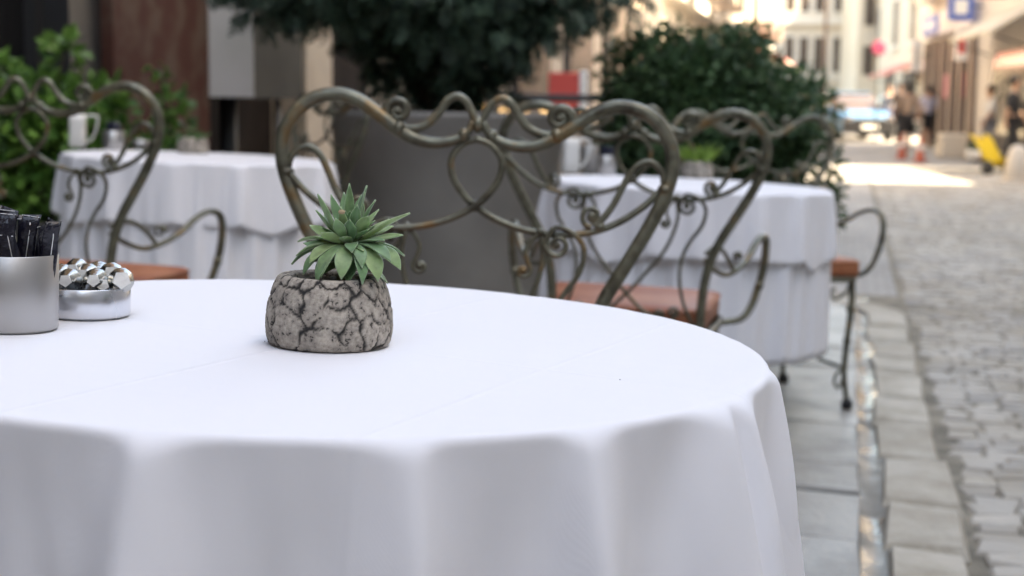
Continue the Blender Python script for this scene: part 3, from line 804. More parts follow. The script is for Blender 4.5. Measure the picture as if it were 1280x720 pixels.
def clumps(c, R, n, seed, rc=(.28, .45), lo=-.8):
    r = np.random.RandomState(seed); out = []; rad = []
    while len(out) < n:
        d = r.normal(size=3); d /= np.linalg.norm(d)
        if d[2] < lo: continue
        k = .35 + .5 * r.rand(); out.append([c[i] + d[i] * R[i] * k for i in range(3)])
        q = r.uniform(*rc); rad.append([R[0] * q, R[1] * q, R[2] * q])
    return out, rad
M_thuja = leaf_mat('thuja', (.012, .030, .019), (.055, .100, .060), .6, trans=.08)
M_box = leaf_mat('round_bush_leaf', (.020, .056, .022), (.080, .155, .058), .55, trans=.12)
M_green = leaf_mat('bright_shrub_leaf', (.035, .11, .02), (.15, .30, .06), .45, trans=.2)

def stems(b, base, tips, r0, seed):
    r = random.Random(seed)
    for tp in tips:
        mid = [(base[i] * .6 + tp[i] * .4 + r.uniform(-.05, .05)) for i in range(3)]
        b.tube(catmull([base, mid, tp], 6), [r0, r0 * .6, r0 * .25], 7)

# large conifer in the tall grey planter
bx = at(560, 150, 6.7); gX = bx.x; gy = 6.7
g0 = gz(gX, gy)
big = empty('potted_conifer', 'huge dark conifer bush in the tall smooth grey tapered planter behind the iron chair', 'potted bush', Matrix.Translation((gX, gy, g0)))
Hp = .945 - g0
MB().lathe([(.001, 0), (.415, 0), (.43, .02), (.525, Hp - .03), (.533, Hp - .022), (.533, Hp), (.500, Hp), (.495, Hp - .06), (.001, Hp - .06)], 72).build('planter', M_planter, big)
cc = []; rr = []
c1, r1 = clumps((-.08, .05, 2.05), (1.02, .80, .95), 46, 3, (.24, .42), -.75); cc += c1; rr += r1
cc += [[-.75, -.15, 1.52], [-.45, -.3, 1.50], [.35, -.2, 1.42], [.62, -.1, 1.50], [0, -.3, 1.42]]; rr += [[.28, .25, .2], [.3, .25, .22], [.3, .25, .2], [.22, .2, .16], [.3, .3, .2]]
cc2 = [[0, 0, 1.15], [-.2, .05, 1.25], [.15, .0, 1.28], [-.3, 0, 1.40]]
cc += cc2; rr += [[.34, .3, .20], [.25, .25, .22], [.22, .25, .2], [.2, .2, .2]]
leaf_cloud('foliage', cc, rr, 28500, .105, M_thuja, big, 5, fan=2, droop=.38, shell=.42)
b = MB(); stems(b, (0, 0, Hp - .1), [c for c in c1[::3]] + cc2, .045, 2); b.build('trunk', M_bark, big)

# round bush by the kerb
q = at(886, 150, 7.1); g0 = gz(q.x, 7.1)
rb = empty('potted_bush', 'rounded dense dark green bush beside the kerb behind the right table', 'potted bush', Matrix.Translation((q.x, 7.1, g0)))
MB().lathe([(.001, 0), (.30, 0), (.31, .02), (.37, .42), (.385, .43), (.385, .47), (.355, .47), (.35, .44), (.001, .44)], 48).build('planter', M_planter, rb)
cc, rr = clumps((-.0, 0, .90), (.55, .52, .56), 76, 8, (.26, .36), -.9)
cL = list(cc)
cc += [[0, 0, .88], [.52, -.1, .62], [-.5, -.1, .75], [.54, 0, .8], [.58, -.1, .52]]; rr += [[.42, .4, .40]] + [[.1, .1, .1]] * 3 + [[.06, .06, .06]]
leaf_cloud('foliage', cc, rr, 34000, .045, M_box, rb, 9, aspect=1.9, shell=.34)
cc = cL
b = MB(); stems(b, (0, 0, .40), cc[::3], .022, 4); b.build('trunk', M_bark, rb)

# bright green shrub at the left
q = at(48, 200, 6.35); g0 = gz(q.x, 6.35)
gs = empty('potted_shrub', 'bright green leafy shrub in a low dark box at the left edge', 'potted shrub', Matrix.Translation((q.x, 6.35, g0)))
MB().box((0, 0, .20), (.95, .36, .40), bev=.01).build('planter_box', mat('dark_box', (.035, .033, .032), .6), gs)
M_grn = M_green
cc, rr = clumps((-.02, 0, .68), (.50, .24, .34), 24, 12, (.26, .42), -.95)
cc += [[.13, -.02, 1.12], [-.18, 0, 1.02], [.25, 0, .92], [-.3, -.02, .9]]; rr += [[.07, .07, .08], [.12, .1, .1], [.14, .12, .1], [.14, .12, .1]]
leaf_cloud('foliage', cc, rr, 4300, .062, M_grn, gs, 13, aspect=1.5, shell=.3)
b = MB(); stems(b, (0, 0, .38), cc[::2], .012, 5); b.build('stems', M_bark, gs)
q = at(206, 190, 6.9); g0 = gz(q.x, 6.9)
ss = empty('potted_shrub', 'slim sparse green shrub in front of the brown stone pier', 'potted shrub', Matrix.Translation((q.x, 6.9, g0)))
MB().lathe([(.001, 0), (.13, 0), (.15, .30), (.16, .30), (.16, .33), (.14, .33), (.135, .3), (.001, .3)], 32).build('pot', mat('dark_pot', (.04, .035, .03), .6), ss)
cc = [[-.02, 0, 1.10], [-.01, 0, 1.00], [.04, 0, .93], [-.06, 0, .86], [.05, 0, .80], [-.03, 0, .70], [.0, 0, .6], [.0, 0, .5]]
leaf_cloud('foliage', cc, [[.045] * 3, [.05] * 3, [.07] * 3, [.07] * 3, [.09] * 3, [.1] * 3, [.12] * 3, [.12] * 3], 420, .052, M_grn, ss, 14, aspect=1.5, shell=.2)
b = MB(); stems(b, (0, 0, .28), [tuple(c) for c in cc[:5]], .008, 6); b.build('stems', M_bark, ss)

# ---------------------------------------------------------------- the ground
def slab_mat(name, c1, c2, c3, scale=3.5, rough=.55, bump=.5):
    m, nt, b = nodes(name); L = nt.links.new
    g = N(nt, 'ShaderNodeNewGeometry'); tc = N(nt, 'ShaderNodeTexCoord')
    r = N(nt, 'ShaderNodeValToRGB'); e = r.color_ramp.elements; e[0].color = rgb(c1); e[1].color = rgb(c2)
    L(g.outputs['Random Per Island'], r.inputs[0])
    n1 = N(nt, 'ShaderNodeTexNoise'); n1.inputs['Scale'].default_value = scale; n1.inputs['Detail'].default_value = 8; n1.inputs['Roughness'].default_value = .65
    L(tc.outputs['Object'], n1.inputs['Vector'])
    mr = N(nt, 'ShaderNodeMapRange'); mr.inputs[1].default_value = .42; mr.inputs[2].default_value = .68; mr.inputs[4].default_value = .8
    L(n1.outputs['Fac'], mr.inputs[0])
    mx = N(nt, 'ShaderNodeMix', data_type='RGBA'); mx.inputs[7].default_value = rgb(c3)
    L(mr.outputs[0], mx.inputs[0]); L(r.outputs[0], mx.inputs[6]); L(mx.outputs[2], b.inputs['Base Color'])
    mr2 = N(nt, 'ShaderNodeMapRange'); mr2.inputs[3].default_value = rough - .2; mr2.inputs[4].default_value = rough + .25
    L(n1.outputs['Fac'], mr2.inputs[0]); L(mr2.outputs[0], b.inputs['Roughness'])
    n2 = N(nt, 'ShaderNodeTexNoise'); n2.inputs['Scale'].default_value = scale * 12; n2.inputs['Detail'].default_value = 6
    L(tc.outputs['Object'], n2.inputs['Vector'])
    bp = N(nt, 'ShaderNodeBump'); bp.inputs['Strength'].default_value = bump; bp.inputs['Distance'].default_value = .01
    L(n2.outputs['Fac'], bp.inputs['Height']); L(bp.outputs[0], b.inputs['Normal'])
    return m
M_slab = slab_mat('paving_stone', (.25, .24, .22), (.41, .39, .355), (.17, .16, .14), 4, .42)
M_kerb = slab_mat('kerb_stone', (.38, .34, .28), (.50, .455, .38), (.27, .23, .17), 6, .7)
M_cob = slab_mat('cobble', (.27, .25, .225), (.44, .40, .345), (.30, .25, .18), 3.0, .7)
M_bed = mat('joint_sand', (.12, .105, .08), .9, col2=(.27, .235, .18), scale=8, bump=.5, bscale=60)
M_wet = mat('wet_gutter', (.09, .088, .082), .35, col2=(.17, .155, .13), scale=7, thr=(.42, .6), bump=.5, bscale=24, rvar=1.2)
# far road: one sheet to the horizon, procedural setts
def road_mat():
    m, nt, b = nodes('sett_road'); L = nt.links.new
    tc = N(nt, 'ShaderNodeTexCoord')
    mp = N(nt, 'ShaderNodeMapping'); mp.inputs['Rotation'].default_value = (0, 0, math.atan(.2259)); L(tc.outputs['Object'], mp.inputs[0])
    br = N(nt, 'ShaderNodeTexBrick'); br.inputs['Scale'].default_value = 1; br.inputs['Brick Width'].default_value = .13; br.inputs['Row Height'].default_value = .11; br.inputs['Mortar Size'].default_value = .008
    br.inputs['Color1'].default_value = (.24, .225, .21, 1); br.inputs['Color2'].default_value = (.33, .31, .285, 1); br.inputs['Mortar'].default_value = (.18, .165, .14, 1)
    no = N(nt, 'ShaderNodeTexNoise'); no.inputs['Scale'].default_value = .6; no.inputs['Detail'].default_value = 6
    L(mp.outputs[0], br.inputs['Vector']); L(tc.outputs['Object'], no.inputs['Vector'])
    mr = N(nt, 'ShaderNodeMapRange'); mr.inputs[1].default_value = .3; mr.inputs[2].default_value = .7; mr.inputs[3].default_value = .75; mr.inputs[4].default_value = 1.2
    L(no.outputs['Fac'], mr.inputs[0])
    vm = N(nt, 'ShaderNodeVectorMath', operation='SCALE'); L(br.outputs['Color'], vm.inputs[0]); L(mr.outputs[0], vm.inputs['Scale'])
    L(vm.outputs[0], b.inputs['Base Color']); b.inputs['Roughness'].default_value = .7
    bp = N(nt, 'ShaderNodeBump'); bp.inputs['Strength'].default_value = .5; bp.inputs['Distance'].default_value = .01; bp.invert = True
    L(br.outputs['Fac'], bp.inputs['Height']); L(bp.outputs[0], b.inputs['Normal'])
    return m
M_road = road_mat()
ys = [-40, -5, 0, 2, 4, 6, 8, 20, 34, 60, 90, 130, 500]
V = np.array([(x, y, rz(y)) for y in ys for x in (-400, 600)])
F = np.array([(2 * i, 2 * i + 1, 2 * i + 3, 2 * i + 2) for i in range(len(ys) - 1)])
tag(mesh_np('road', V, F, M_road, smooth=False), 'cobbled street running away past the kerb to the far buildings', kind='structure')
Y_END = 8.35
ang = math.atan(.2259); ux = Vector((math.sin(ang), math.cos(ang), 0)); vx = Vector((math.cos(ang), -math.sin(ang), 0))   # along and across the street
O = Vector((kerb_x(0), 0, 0))
def st(a, c): 
    p = O + ux * a + vx * c; return p
# pavement base
b = MB()
for i in range(28):
    a0, a1 = -6 + i * .53, -6 + (i + 1) * .53
    q = []
    for (a, c) in ((a0, -6), (a0, .30), (a1, .30), (a1, -6)):
        p = st(a, c); q.append((p.x, p.y, gz(p.x, p.y) - .022))
    b.poly(q, (0, 0, -.25))
tag(b.build('pavement_bed', M_bed), 'sandy bed showing between the paving slabs', kind='structure')
# paving slabs
rng = random.Random(7)
b = MB()
def stone(b, a0, a1, c0, c1, top, h, bev, jit, zf, gap=.004, tilt=.002):
    q = []
    a0 += gap; a1 -= gap; c0 += gap; c1 -= gap
    P = [st(a0 + rng.uniform(-jit, jit), c0 + rng.uniform(-jit, jit)), st(a0 + rng.uniform(-jit, jit), c1 + rng.uniform(-jit, jit)),
         st(a1 + rng.uniform(-jit, jit), c1 + rng.uniform(-jit, jit)), st(a1 + rng.uniform(-jit, jit), c0 + rng.uniform(-jit, jit))]
    cen = sum(P, Vector()) / 4; zs = [zf(p) + top + rng.uniform(-tilt, tilt) for p in P]
    lo = [Vector((p.x, p.y, z - h)) for p, z in zip(P, zs)]; mi = [Vector((p.x, p.y, z - bev)) for p, z in zip(P, zs)]
    tp = [Vector((p.x, p.y, z)) + (cen - p).normalized() * bev * 1.2 for p, z in zip(P, zs)]
    vs = lo + mi + tp
    fs = [(8, 9, 10, 11)] + [(i, (i + 1) % 4, 4 + (i + 1) % 4, 4 + i) for i in range(4)] + [(4 + i, 4 + (i + 1) % 4, 8 + (i + 1) % 4, 8 + i) for i in range(4)]
    b._add(vs, fs, False)
zp = lambda p: gz(p.x, p.y)
c_edges = [-.004, -.44, -.86, -1.30, -1.76, -2.2, -2.66, -3.1, -3.55, -4.0]
for k in range(len(c_edges) - 1):
    a = -2.0 + rng.uniform(0, .4)
    while a < 8.3:
        w = rng.uniform(.34, .62)
        stone(b, a, min(a + w, 8.45), c_edges[k + 1], c_edges[k], 0, .04, .006, .006, zp, gap=.008, tilt=.006)
        a += w
tag(b.build('pavement', M_slab), 'grey worn stone slabs of the pavement under the tables', kind='structure')
# wet gutter strip between slabs and kerb
b = MB(); V = []; F = []; nG = 420
for i in range(nG + 1):
    a0 = -2 + i * .025
    for c in (-.012, .008, .026, .046, .064):
        p = st(a0, c); V.append((p.x, p.y, gz(p.x, p.y) - .013 + .0035 * math.sin(a0 * 7 + c * 60) * math.sin(a0 * 2.9) + .010 * abs(c - .026) / .038))
for i in range(nG):
    for k in range(4): F.append((i * 5 + k, i * 5 + k + 1, (i + 1) * 5 + k + 1, (i + 1) * 5 + k))
b._add(V, F, True)
tag(b.build('gutter', M_wet), 'narrow wet gutter shining between slabs and kerb stones', kind='structure')
# kerb stones, turning the corner at the far end
b = MB(); a = -2.0
while a < 7.3:
    w = rng.uniform(.38, .62)
    stone(b, a, a + w, .034 + rng.uniform(-.008, .014), .245 + rng.uniform(-.012, .012), .012, .12, .028, .014, zp, gap=.007, tilt=.010)
    a += w
cen = st(a, -.55); 
for k in range(7):
    t0, t1 = k * PI / 14, (k + 1) * PI / 14 - .02
    P = []
    for (rr_, t) in ((.60, t0), (.80, t0), (.80, t1), (.60, t1)):
        p = cen + vx * (rr_ * math.cos(t)) + ux * (rr_ * math.sin(t)); P.append((p.x, p.y, gz(p.x, p.y) + .004))
    b.poly(P, (0, 0, -.12))
tag(b.build('kerb', M_kerb), 'pale worn kerb stones edging the pavement', kind='structure')
# setts of the near roadway
b = MB(); rng = random.Random(9)
zr = lambda p: rz(p.y)
r_i = 0; a = -.5
while a < 27:
    w = rng.uniform(.080, .110) * (1 + max(0, a - 7) * .04); c = .255 + rng.uniform(0, .04) 
    lim = 1.2 + .30 * max(0, a) + .3
    while c < min(lim, 5):
        l = rng.uniform(.085, .150) * (1 + max(0, a - 7) * .04)
        stone(b, a, a + w, c, c + l, .012 + rng.uniform(-.0035, .0035) + .004 * math.sin(a * 2.1) * math.sin(c * 3), .03, .008, .013, zr, gap=.002, tilt=.004)
        c += l
    a += w
bb = MB()
for i in range(12):
    y0_, y1_ = -1 + i * 2.4, -1 + (i + 1) * 2.4
    bb.poly([(kerb_x(y0_) + .24, y0_, rz(y0_) + .0), (kerb_x(y0_) + 7, y0_, rz(y0_)), (kerb_x(y1_) + 7, y1_, rz(y1_)), (kerb_x(y1_) + .24, y1_, rz(y1_))], (0, 0, .004))
tag(bb.build('joint_sand', M_bed), 'pale sand between the setts of the near roadway', kind='structure')
tag(b.build('roadway_setts', M_cob), 'rows of uneven grey brown setts in the near roadway', kind='structure')

# ---------------------------------------------------------------- buildings
class Line:
    """a facade line X = x0 + k*Y; o is the offset towards the street (side=+1 means the street is on the +X side)"""
    def __init__(s, x0, k, side):
        s.x0, s.k = x0, k
        L_ = math.hypot(k, 1); s.t = Vector((k / L_, 1 / L_, 0)); s.n = Vector((1 / L_, -k / L_, 0)) * side
    def p(s, Y, o=0, z=0): return Vector((s.x0 + s.k * Y, Y, z)) + s.n * o
    def box(s, b, y1, y2, z1, z2, o1, o2):
        A = [s.p(y1, o1, z1), s.p(y1, o2, z1), s.p(y2, o2, z1), s.p(y2, o1, z1)]
        if s.n.x < 0: A = A[::-1]
        return b.poly(A, (0, 0, z2 - z1))
LL = Line(-3.65, .2259, 1)
M_dark = mat('dark_glazing', (.010, .010, .011), .12)
M_frame = mat('charcoal_frame', (.022, .022, .024), .45)
M_marble = mat('brown_marble', (.075, .030, .022), .8, col2=(.105, .068, .052), scale=5, bump=.15, bscale=18, detail=10, thr=(.42, .6), spec=.15)
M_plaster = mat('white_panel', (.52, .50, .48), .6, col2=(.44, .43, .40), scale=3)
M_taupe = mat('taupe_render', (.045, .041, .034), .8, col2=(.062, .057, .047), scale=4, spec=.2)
M_beige = mat('beige_stone', (.36, .29, .22), .7, col2=(.44, .36, .28), scale=5)
M_brown = mat('dark_brown_wall', (.020, .015, .013), .95, col2=(.032, .025, .021), scale=3, spec=.08)
cafe = empty('cafe_building', 'dark cafe front at the left with brown marble pier and white wall cabinet', 'building')
ZB = -.2
b = MB(); LL.box(b, -30, 12, ZB, 12, -5, -.25); b.build('wall', M_brown, cafe)
b = MB(); LL.box(b, 7.32, 8.40, ZB, 11, -.25, .04); b.build('stone_pier', M_marble, cafe)
for (y1, y2) in ((1.0, 3.9), (4.0, 6.92)):
    w = MB(); LL.box(w, y1, y2, .02, 3.1, -.25, -.16); wo = w.build('window', M_dark, cafe)
    w = MB()
    for yy in (y1 + .02, (y1 + y2) / 2, y2 - .06): LL.box(w, yy, yy + .07, .02, 3.1, -.16, -.10)
    LL.box(w, y1, y2, 3.1, 3.25, -.2, -.08); w.build('window_frame', M_frame, wo)
b = MB(); LL.box(b, 6.93, 7.31, ZB, 7.4, -.25, -.02); LL.box(b, 6.93, 7.0, ZB, 3.2, -.02, .03); LL.box(b, -4, 7.31, 3.26, 3.9, -.25, .05)
b.build('door_frame', M_frame, cafe)
b = MB(); LL.box(b, 10.0, 10.5, ZB, 7.5, -.25, .0); b.build('beige_pilaster', M_beige, cafe)
# white wall cabinet hung beside the pier
A = at(255, 122, 8.42); B = at(318, 124, 8.42); 
wallx = LL.p(8.42, -.2).x
def prism(b, P4, z1, z2): return b.poly([(p[0], p[1], z1) for p in P4], (0, 0, z2 - z1))
cb = empty('wall_cabinet', 'white cabinet hung on the wall above the drain pipes, right of the marble pier', 'cabinet')
Yc = 8.42; x0, x1 = A.x, B.x; d1 = .74
off = Vector((.2259 * d1, d1))
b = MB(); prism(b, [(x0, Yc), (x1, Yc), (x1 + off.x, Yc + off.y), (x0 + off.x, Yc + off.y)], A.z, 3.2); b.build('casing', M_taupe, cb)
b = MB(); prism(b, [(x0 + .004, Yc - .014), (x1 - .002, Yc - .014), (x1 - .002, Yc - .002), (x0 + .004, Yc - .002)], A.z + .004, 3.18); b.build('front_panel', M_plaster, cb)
for k, (px, w_, lab) in enumerate(((285, .055, 'thick dark drain pipe below the white wall cabinet'), (347, .02, 'thin dark pipe between the cabinet and the beige pilaster'))):
    p = at(px, 150, 8.9); o = MB().tube([(p.x, 8.9, ZB), (p.x, 8.9, 1.25 if k == 0 else 1.0)], w_, 14).build('drain_pipe', mat('pipe%d' % k, (.035, .035, .037), .5)); tag(o, lab, 'pipe')
sun_dir_y = .12

def windows(b_, gl, fr, line, parent, ys_, zs_, w, h, o=.0, frame_m=None, glass_m=None):
    for yy in ys_:
        for zz in zs_:
            a = MB(); line.box(a, yy - w / 2 - .12, yy + w / 2 + .12, zz - .12, zz + h + .12, o, o + .07); f = a.build('window', frame_m, parent)
            a = MB(); line.box(a, yy - w / 2, yy + w / 2, zz, zz + h, o + .05, o + .078); a.build('pane', glass_m, f)
            a = MB(); line.box(a, yy - .03, yy + .03, zz, zz + h, o + .079, o + .1); line.box(a, yy - w / 2 - .2, yy + w / 2 + .2, zz - .24, zz - .125, o, o + .2); a.build('sill', frame_m, f)
M_glass = mat('far_glass', (.075, .055, .045), .2)
M_cream = mat('cream_render', (.62, .54, .43), .8, col2=(.66, .58, .48), scale=.7)
M_cream2 = mat('pale_render', (.66, .59, .50), .8, col2=(.58, .51, .43), scale=.6)
M_tan = mat('tan_render', (.34, .27, .21), .8, col2=(.42, .34, .27), scale=.8)
M_pink = mat('rose_render', (.58, .54, .51), .8, col2=(.64, .60, .57), scale=.8)
M_teal = mat('teal_netting', (.16, .26, .22), .7, col2=(.22, .33, .28), scale=1.2)
M_trim = mat('stone_trim', (.68, .63, .56), .7)
M_red = mat('red_sign', (.62, .03, .025), .5)
M_blue = mat('blue_sign', (.03, .10, .42), .5)
M_mull = mat('bronze_mullion', (.26, .20, .17), .4)
def awning(line, y1, y2, z, d, m, name, label, grp):
    b = MB(); A = [line.p(y1, .05, z), line.p(y1, .05 + d, z - .55), line.p(y1, .05 + d, z - .62), line.p(y1, .05, z - .07)]
    T = line.p(y2) - line.p(y1); b.poly(A[::-1] if line.n.x > 0 else A, T)
    e = empty(name, label, 'awning', None, grp); b.build('canvas', m, e)
    for yy in (y1 + .1, y2 - .1): MB().tube([line.p(yy, .05, z - .9), line.p(yy, d, z - .62)], .02, 6).build('bracket', M_frame, e)
# building 2, left, beyond the cross street
b2 = empty('tan_building', 'tan rendered building beyond the cafe, seen between the two bushes', 'building')
b = MB(); LL.box(b, 15.5, 26, ZB, 8.2, -6, 0); b.build('wall', M_tan, b2)
windows(None, None, None, LL, b2, [17, 19.5, 22, 24.5], [3.6, 5.9], 1.0, 1.5, 0, M_trim, M_glass)
b = MB(); LL.box(b, 15.5, 26, 3.0, 3.2, 0, .25); LL.box(b, 15.5, 26, 8.2, 8.5, -6, .35); b.build('cornice', M_trim, b2)
for y1 in (16, 18.9, 21.8, 24):
    a = MB(); LL.box(a, y1, y1 + 1.9, .1, 2.6, 0, .05); f = a.build('shop_window', M_frame, b2); a = MB(); LL.box(a, y1 + .1, y1 + 1.8, .2, 2.5, .052, .07); a.build('pane', M_glass, f)
# red and white banner standing in front of it
p = at(716, 120, 16.5); z1 = at(704, 182, 16.5).z
bn = empty('red_banner', 'tall red banner with white edge glimpsed between the two bushes', 'banner', Matrix.Translation((p.x, 16.5, rz(16))))
MB().box((-.10, 0, .86), (.34, .05, 1.2), bev=.01).build('panel', mat('banner_red', (.58, .07, .055), .6), bn)
MB().box((.115, 0, .86), (.085, .06, 1.24), bev=.01).build('white_edge', M_white, bn)
MB().box((-.06, -.029, .66), (.22, .006, .5)).build('printed_patch', mat('banner_print', (.75, .35, .28), .5), bn)
MB().box((-.03, 0, .13), (.5, .35, .27), bev=.02).build('base', M_frame, bn)
M_bulb = mat('warm_globe', (.8, .62, .35), .4)
bm = M_bulb.node_tree.nodes['Principled BSDF']; bm.inputs['Emission Color'].default_value = (1, .62, .28, 1); bm.inputs['Emission Strength'].default_value = .25
kiosk = empty('market_stall', 'dark roofed stall with warm lit shelves behind the grey planter', 'stall', Matrix.Translation((at(655, 140, 14.5).x, 14.5, rz(14))))
b = MB(); b.box((0, .5, .45), (1.5, .7, .9), bev=.01); b.build('counter', M_tan, kiosk)
b = MB(); b.box((0, .45, 1.17), (1.75, 1.0, .07), bev=.01); b.build('roof', M_frame, kiosk)
for sx in (-.8, .8):
    MB().tube([(sx, .1, 0), (sx, .1, 1.15)], .025, 8).build('post', M_frame, kiosk)
for k in range(7): MB().ball((-.6 + k * .2, .0, 1.02 + .03 * (k % 2)), .045, 10).build('lamp', M_bulb, kiosk)
# buildings 3 and 4, left, sunlit
b3 = empty('cream_building', 'sunlit cream building with rows of windows above the round bush', 'building')
b = MB(); LL.box(b, 28.5, 41, ZB, 9.5, -7, 0); b.build('wall', M_cream2, b3)
windows(None, None, None, LL, b3, [30, 32.6, 35.2, 37.8, 40.0], [3.7, 6.4], 1.1, 1.8, 0, M_trim, M_glass)
b = MB(); LL.box(b, 28.5, 41, 3.05, 3.3, 0, .35); LL.box(b, 28.5, 41, 6.0, 6.15, 0, .3); LL.box(b, 28.5, 41, 9.5, 9.9, -7, .5); b.build('cornice', M_trim, b3)
for y1 in (29.5, 34, 37): 
    a = MB(); LL.box(a, y1, y1 + 1.9, 3.4, 3.5, 0, .8); LL.box(a, y1, y1 + 1.9, 3.5, 4.3, .76, .8); a.build('balcony', M_mull, b3)
for y1 in (29, 32, 35, 38):
    a = MB(); LL.box(a, y1, y1 + 2.2, .1, 2.6, 0, .05); f = a.build('shop_window', M_frame, b3); a = MB(); LL.box(a, y1 + .1, y1 + 2.1, .2, 2.5, .052, .07); a.build('pane', M_glass, f)
b4 = empty('cream_building', 'brightest sunlit cream building at the far end of the left side', 'building')
b = MB(); LL.box(b, 42, 62, ZB, 11, -8, 0); b.build('wall', M_cream, b4)
windows(None, None, None, LL, b4, [43.8, 47, 50.2, 53.4, 56.6, 59.8], [3.8, 6.8], 1.3, 2.0, 0, M_trim, M_glass)
b = MB(); LL.box(b, 42, 62, 3.1, 3.4, 0, .5); LL.box(b, 42, 62, 6.3, 6.5, 0, .4); b.build('cornice', M_trim, b4)
for y1 in (45, 49, 54):
    a = MB(); LL.box(a, y1, y1 + 2.2, 3.42, 3.55, 0, 1.0); LL.box(a, y1, y1 + 2.2, 3.55, 4.3, .95, 1.0); a.build('balcony', M_mull, b4)
M_awn = mat('faded_red_awning', (.58, .22, .18), .7); M_awn2 = mat('pale_awning', (.70, .52, .46), .7); M_grnawn = mat('green_awning', (.22, .35, .10), .7)
aw = [(42.2, 45.6, M_awn, 'faded red awning, nearest of those under the brightest cream building'), (46, 49, M_awn2, 'pale pink awning next to the nearest faded red one'), (49.5, 53, M_awn, 'faded red awning in the middle of the sunlit row'), (54, 58, M_grnawn, 'green awning near the end of the sunlit row')]
for y1, y2, m_, lb in aw: awning(LL, y1, y2, 3.0, 1.6, m_, 'awning', lb, 'awnings along the sunlit left side')
# end of the street, facing us
Ye = 78
e5 = empty('end_building', 'pale building closing the far end of the street behind the blue car', 'building', Matrix.Translation((0, Ye, 0)))
def xat(px, Y): return at(px, 100, Y).x
b = MB(); b.box(((xat(960, Ye) + xat(1066, Ye)) / 2, 4, 5), (xat(1066, Ye) - xat(960, Ye), 8, 10.4)); b.build('wall', M_cream2, e5)
for px in (985, 1003, 1021, 1045, 1058):
    for z0 in (2.9, 6.0):
        a = MB(); a.box((xat(px, Ye), -.03, z0 + .9), (.62, .06, 2.0)); f = a.build('window', M_trim, e5)
        a = MB(); a.box((xat(px, Ye), -.065, z0 + .9), (.46, .012, 1.8)); a.build('pane', M_glass, f)
b = MB(); b.box(((xat(960, Ye) + xat(1066, Ye)) / 2, -.2, 5.5), (xat(1066, Ye) - xat(960, Ye), .4, .3)); b.build('cornice', M_trim, e5); b = MB(); b.box(((xat(960, Ye) + xat(1066, Ye)) / 2, -.1, 2.6), (xat(1066, Ye) - xat(960, Ye), .2, .2)); b.build('cornice', M_trim, e5)
Yg = 70
tb = empty('teal_building', 'tall greenish building rising behind the bright end of the street', 'building', Matrix.Translation((0, 86, 0)))
MB().box((xat(1062, 86), 3, 8), (xat(1094, 86) - xat(1022, 86), 6, 16.4)).build('wall', M_teal, tb)
for px in (1040, 1052, 1066, 1080):
    for z0 in (6, 9):
        MB().box((xat(px, 86), -.03, z0), (.5, .06, 1.4)).build('window', M_glass, tb)
e6 = empty('end_building', 'narrow cream corner building to the right of the bright end wall', 'building', Matrix.Translation((0, 74, 0)))
MB().box(((xat(1070, 74) + xat(1096, 74)) / 2, 3, 4), (xat(1096, 74) - xat(1070, 74), 6, 8.4)).build('wall', M_cream, e6)
for z0 in (3.4, 5.8): MB().box((xat(1084, 74), -.03, z0), (.5, .06, 1.4)).build('window', M_glass, e6)

# right side of the street
LR = Line(7.14, .106, -1)
def r_back(b, y1, y2, z1, z2): LR.box(b, y1, y2, z1, z2, -8, 0)
nr1 = empty('apartment_building', 'tall plain building on the near right that shades the cafe terrace', 'building')
b = MB(); r_back(b, -30, 18.8, ZB, 15); b.build('wall', M_pink, nr1)
bk_ = empty('unseen_rear_block', 'plain rendered block added out of view behind the viewpoint to cut frontal sky light', 'building')
MB().box((-2, -13, 3.7), (24, 8, 8)).build('wall', M_beige, bk_)  # unseen block added behind the camera; its height limits frontal sky light
for k in range(6): MB().box((-8 + 2.6 * k, -8.98, 4), (1.2, .06, 1.8)).build('window', M_glass, bk_)
windows(None, None, None, LR, nr1, [2, 6, 10, 14], [4, 7, 10], 1.1, 1.7, 0, M_trim, M_glass)
lw = empty('unseen_low_kiosk', 'low flat kiosk added out of view between the tall near building and the shop, kept low to let sun onto the road', 'kiosk')
b = MB(); LR.box(b, 19.2, 27.2, ZB, 2.5, -4, 0); b.build('wall', M_cream2, lw); b = MB(); LR.box(b, 19.1, 27.3, 2.5, 2.65, -4.1, .15); b.build('roof', M_trim, lw)  # out of view; added low so the sun patch reaches the road
shop = empty('shop_building', 'corner shop on the right with tall glazing between brown mullions and a blue sign band', 'building')
b = MB(); r_back(b, 28.0, 41.8, ZB, 10); b.build('wall', M_pink, shop)
yA, yB = 35.2, 41.6
b = MB(); LR.box(b, yA, yB, .15, 2.85, 0, .04); sw = b.build('shop_window', M_glass, shop)
b = MB()
for k in range(6):
    yy = yA + (yB - yA) * k / 5; LR.box(b, yy - .12, yy + .12, 0, 2.85, .04, .16)
b.build('mullion', M_mull, sw)
for k, (yy, m_) in enumerate(((36.3, mat('poster_pink', (.55, .12, .2), .5)), (38.3, mat('poster_rose', (.5, .15, .22), .5)))):
    b = MB(); LR.box(b, yy, yy + .8, 1.3, 1.9, .045, .06); b.build('poster', m_, sw)
M_sband = mat('sign_band', (.50, .48, .55), .5)
b = MB(); LR.box(b, yA - .2, yB + .1, 2.95, 3.55, 0, .2); sb = b.build('sign_band', M_sband, shop)
b = MB(); LR.box(b, 39.3, 41.6, 3.0, 3.5, .2, .24); b.build('blue_panel', M_blue, sb)
b = MB()
for yy, w_ in ((36.4, .35), (37.0, .25), (37.5, .4), (38.3, .3), (39.9, .25), (40.4, .3), (41.0, .2)):
    LR.box(b, yy, yy + w_, 3.15, 3.36, .242, .25)
b.build('lettering', M_white, sb)
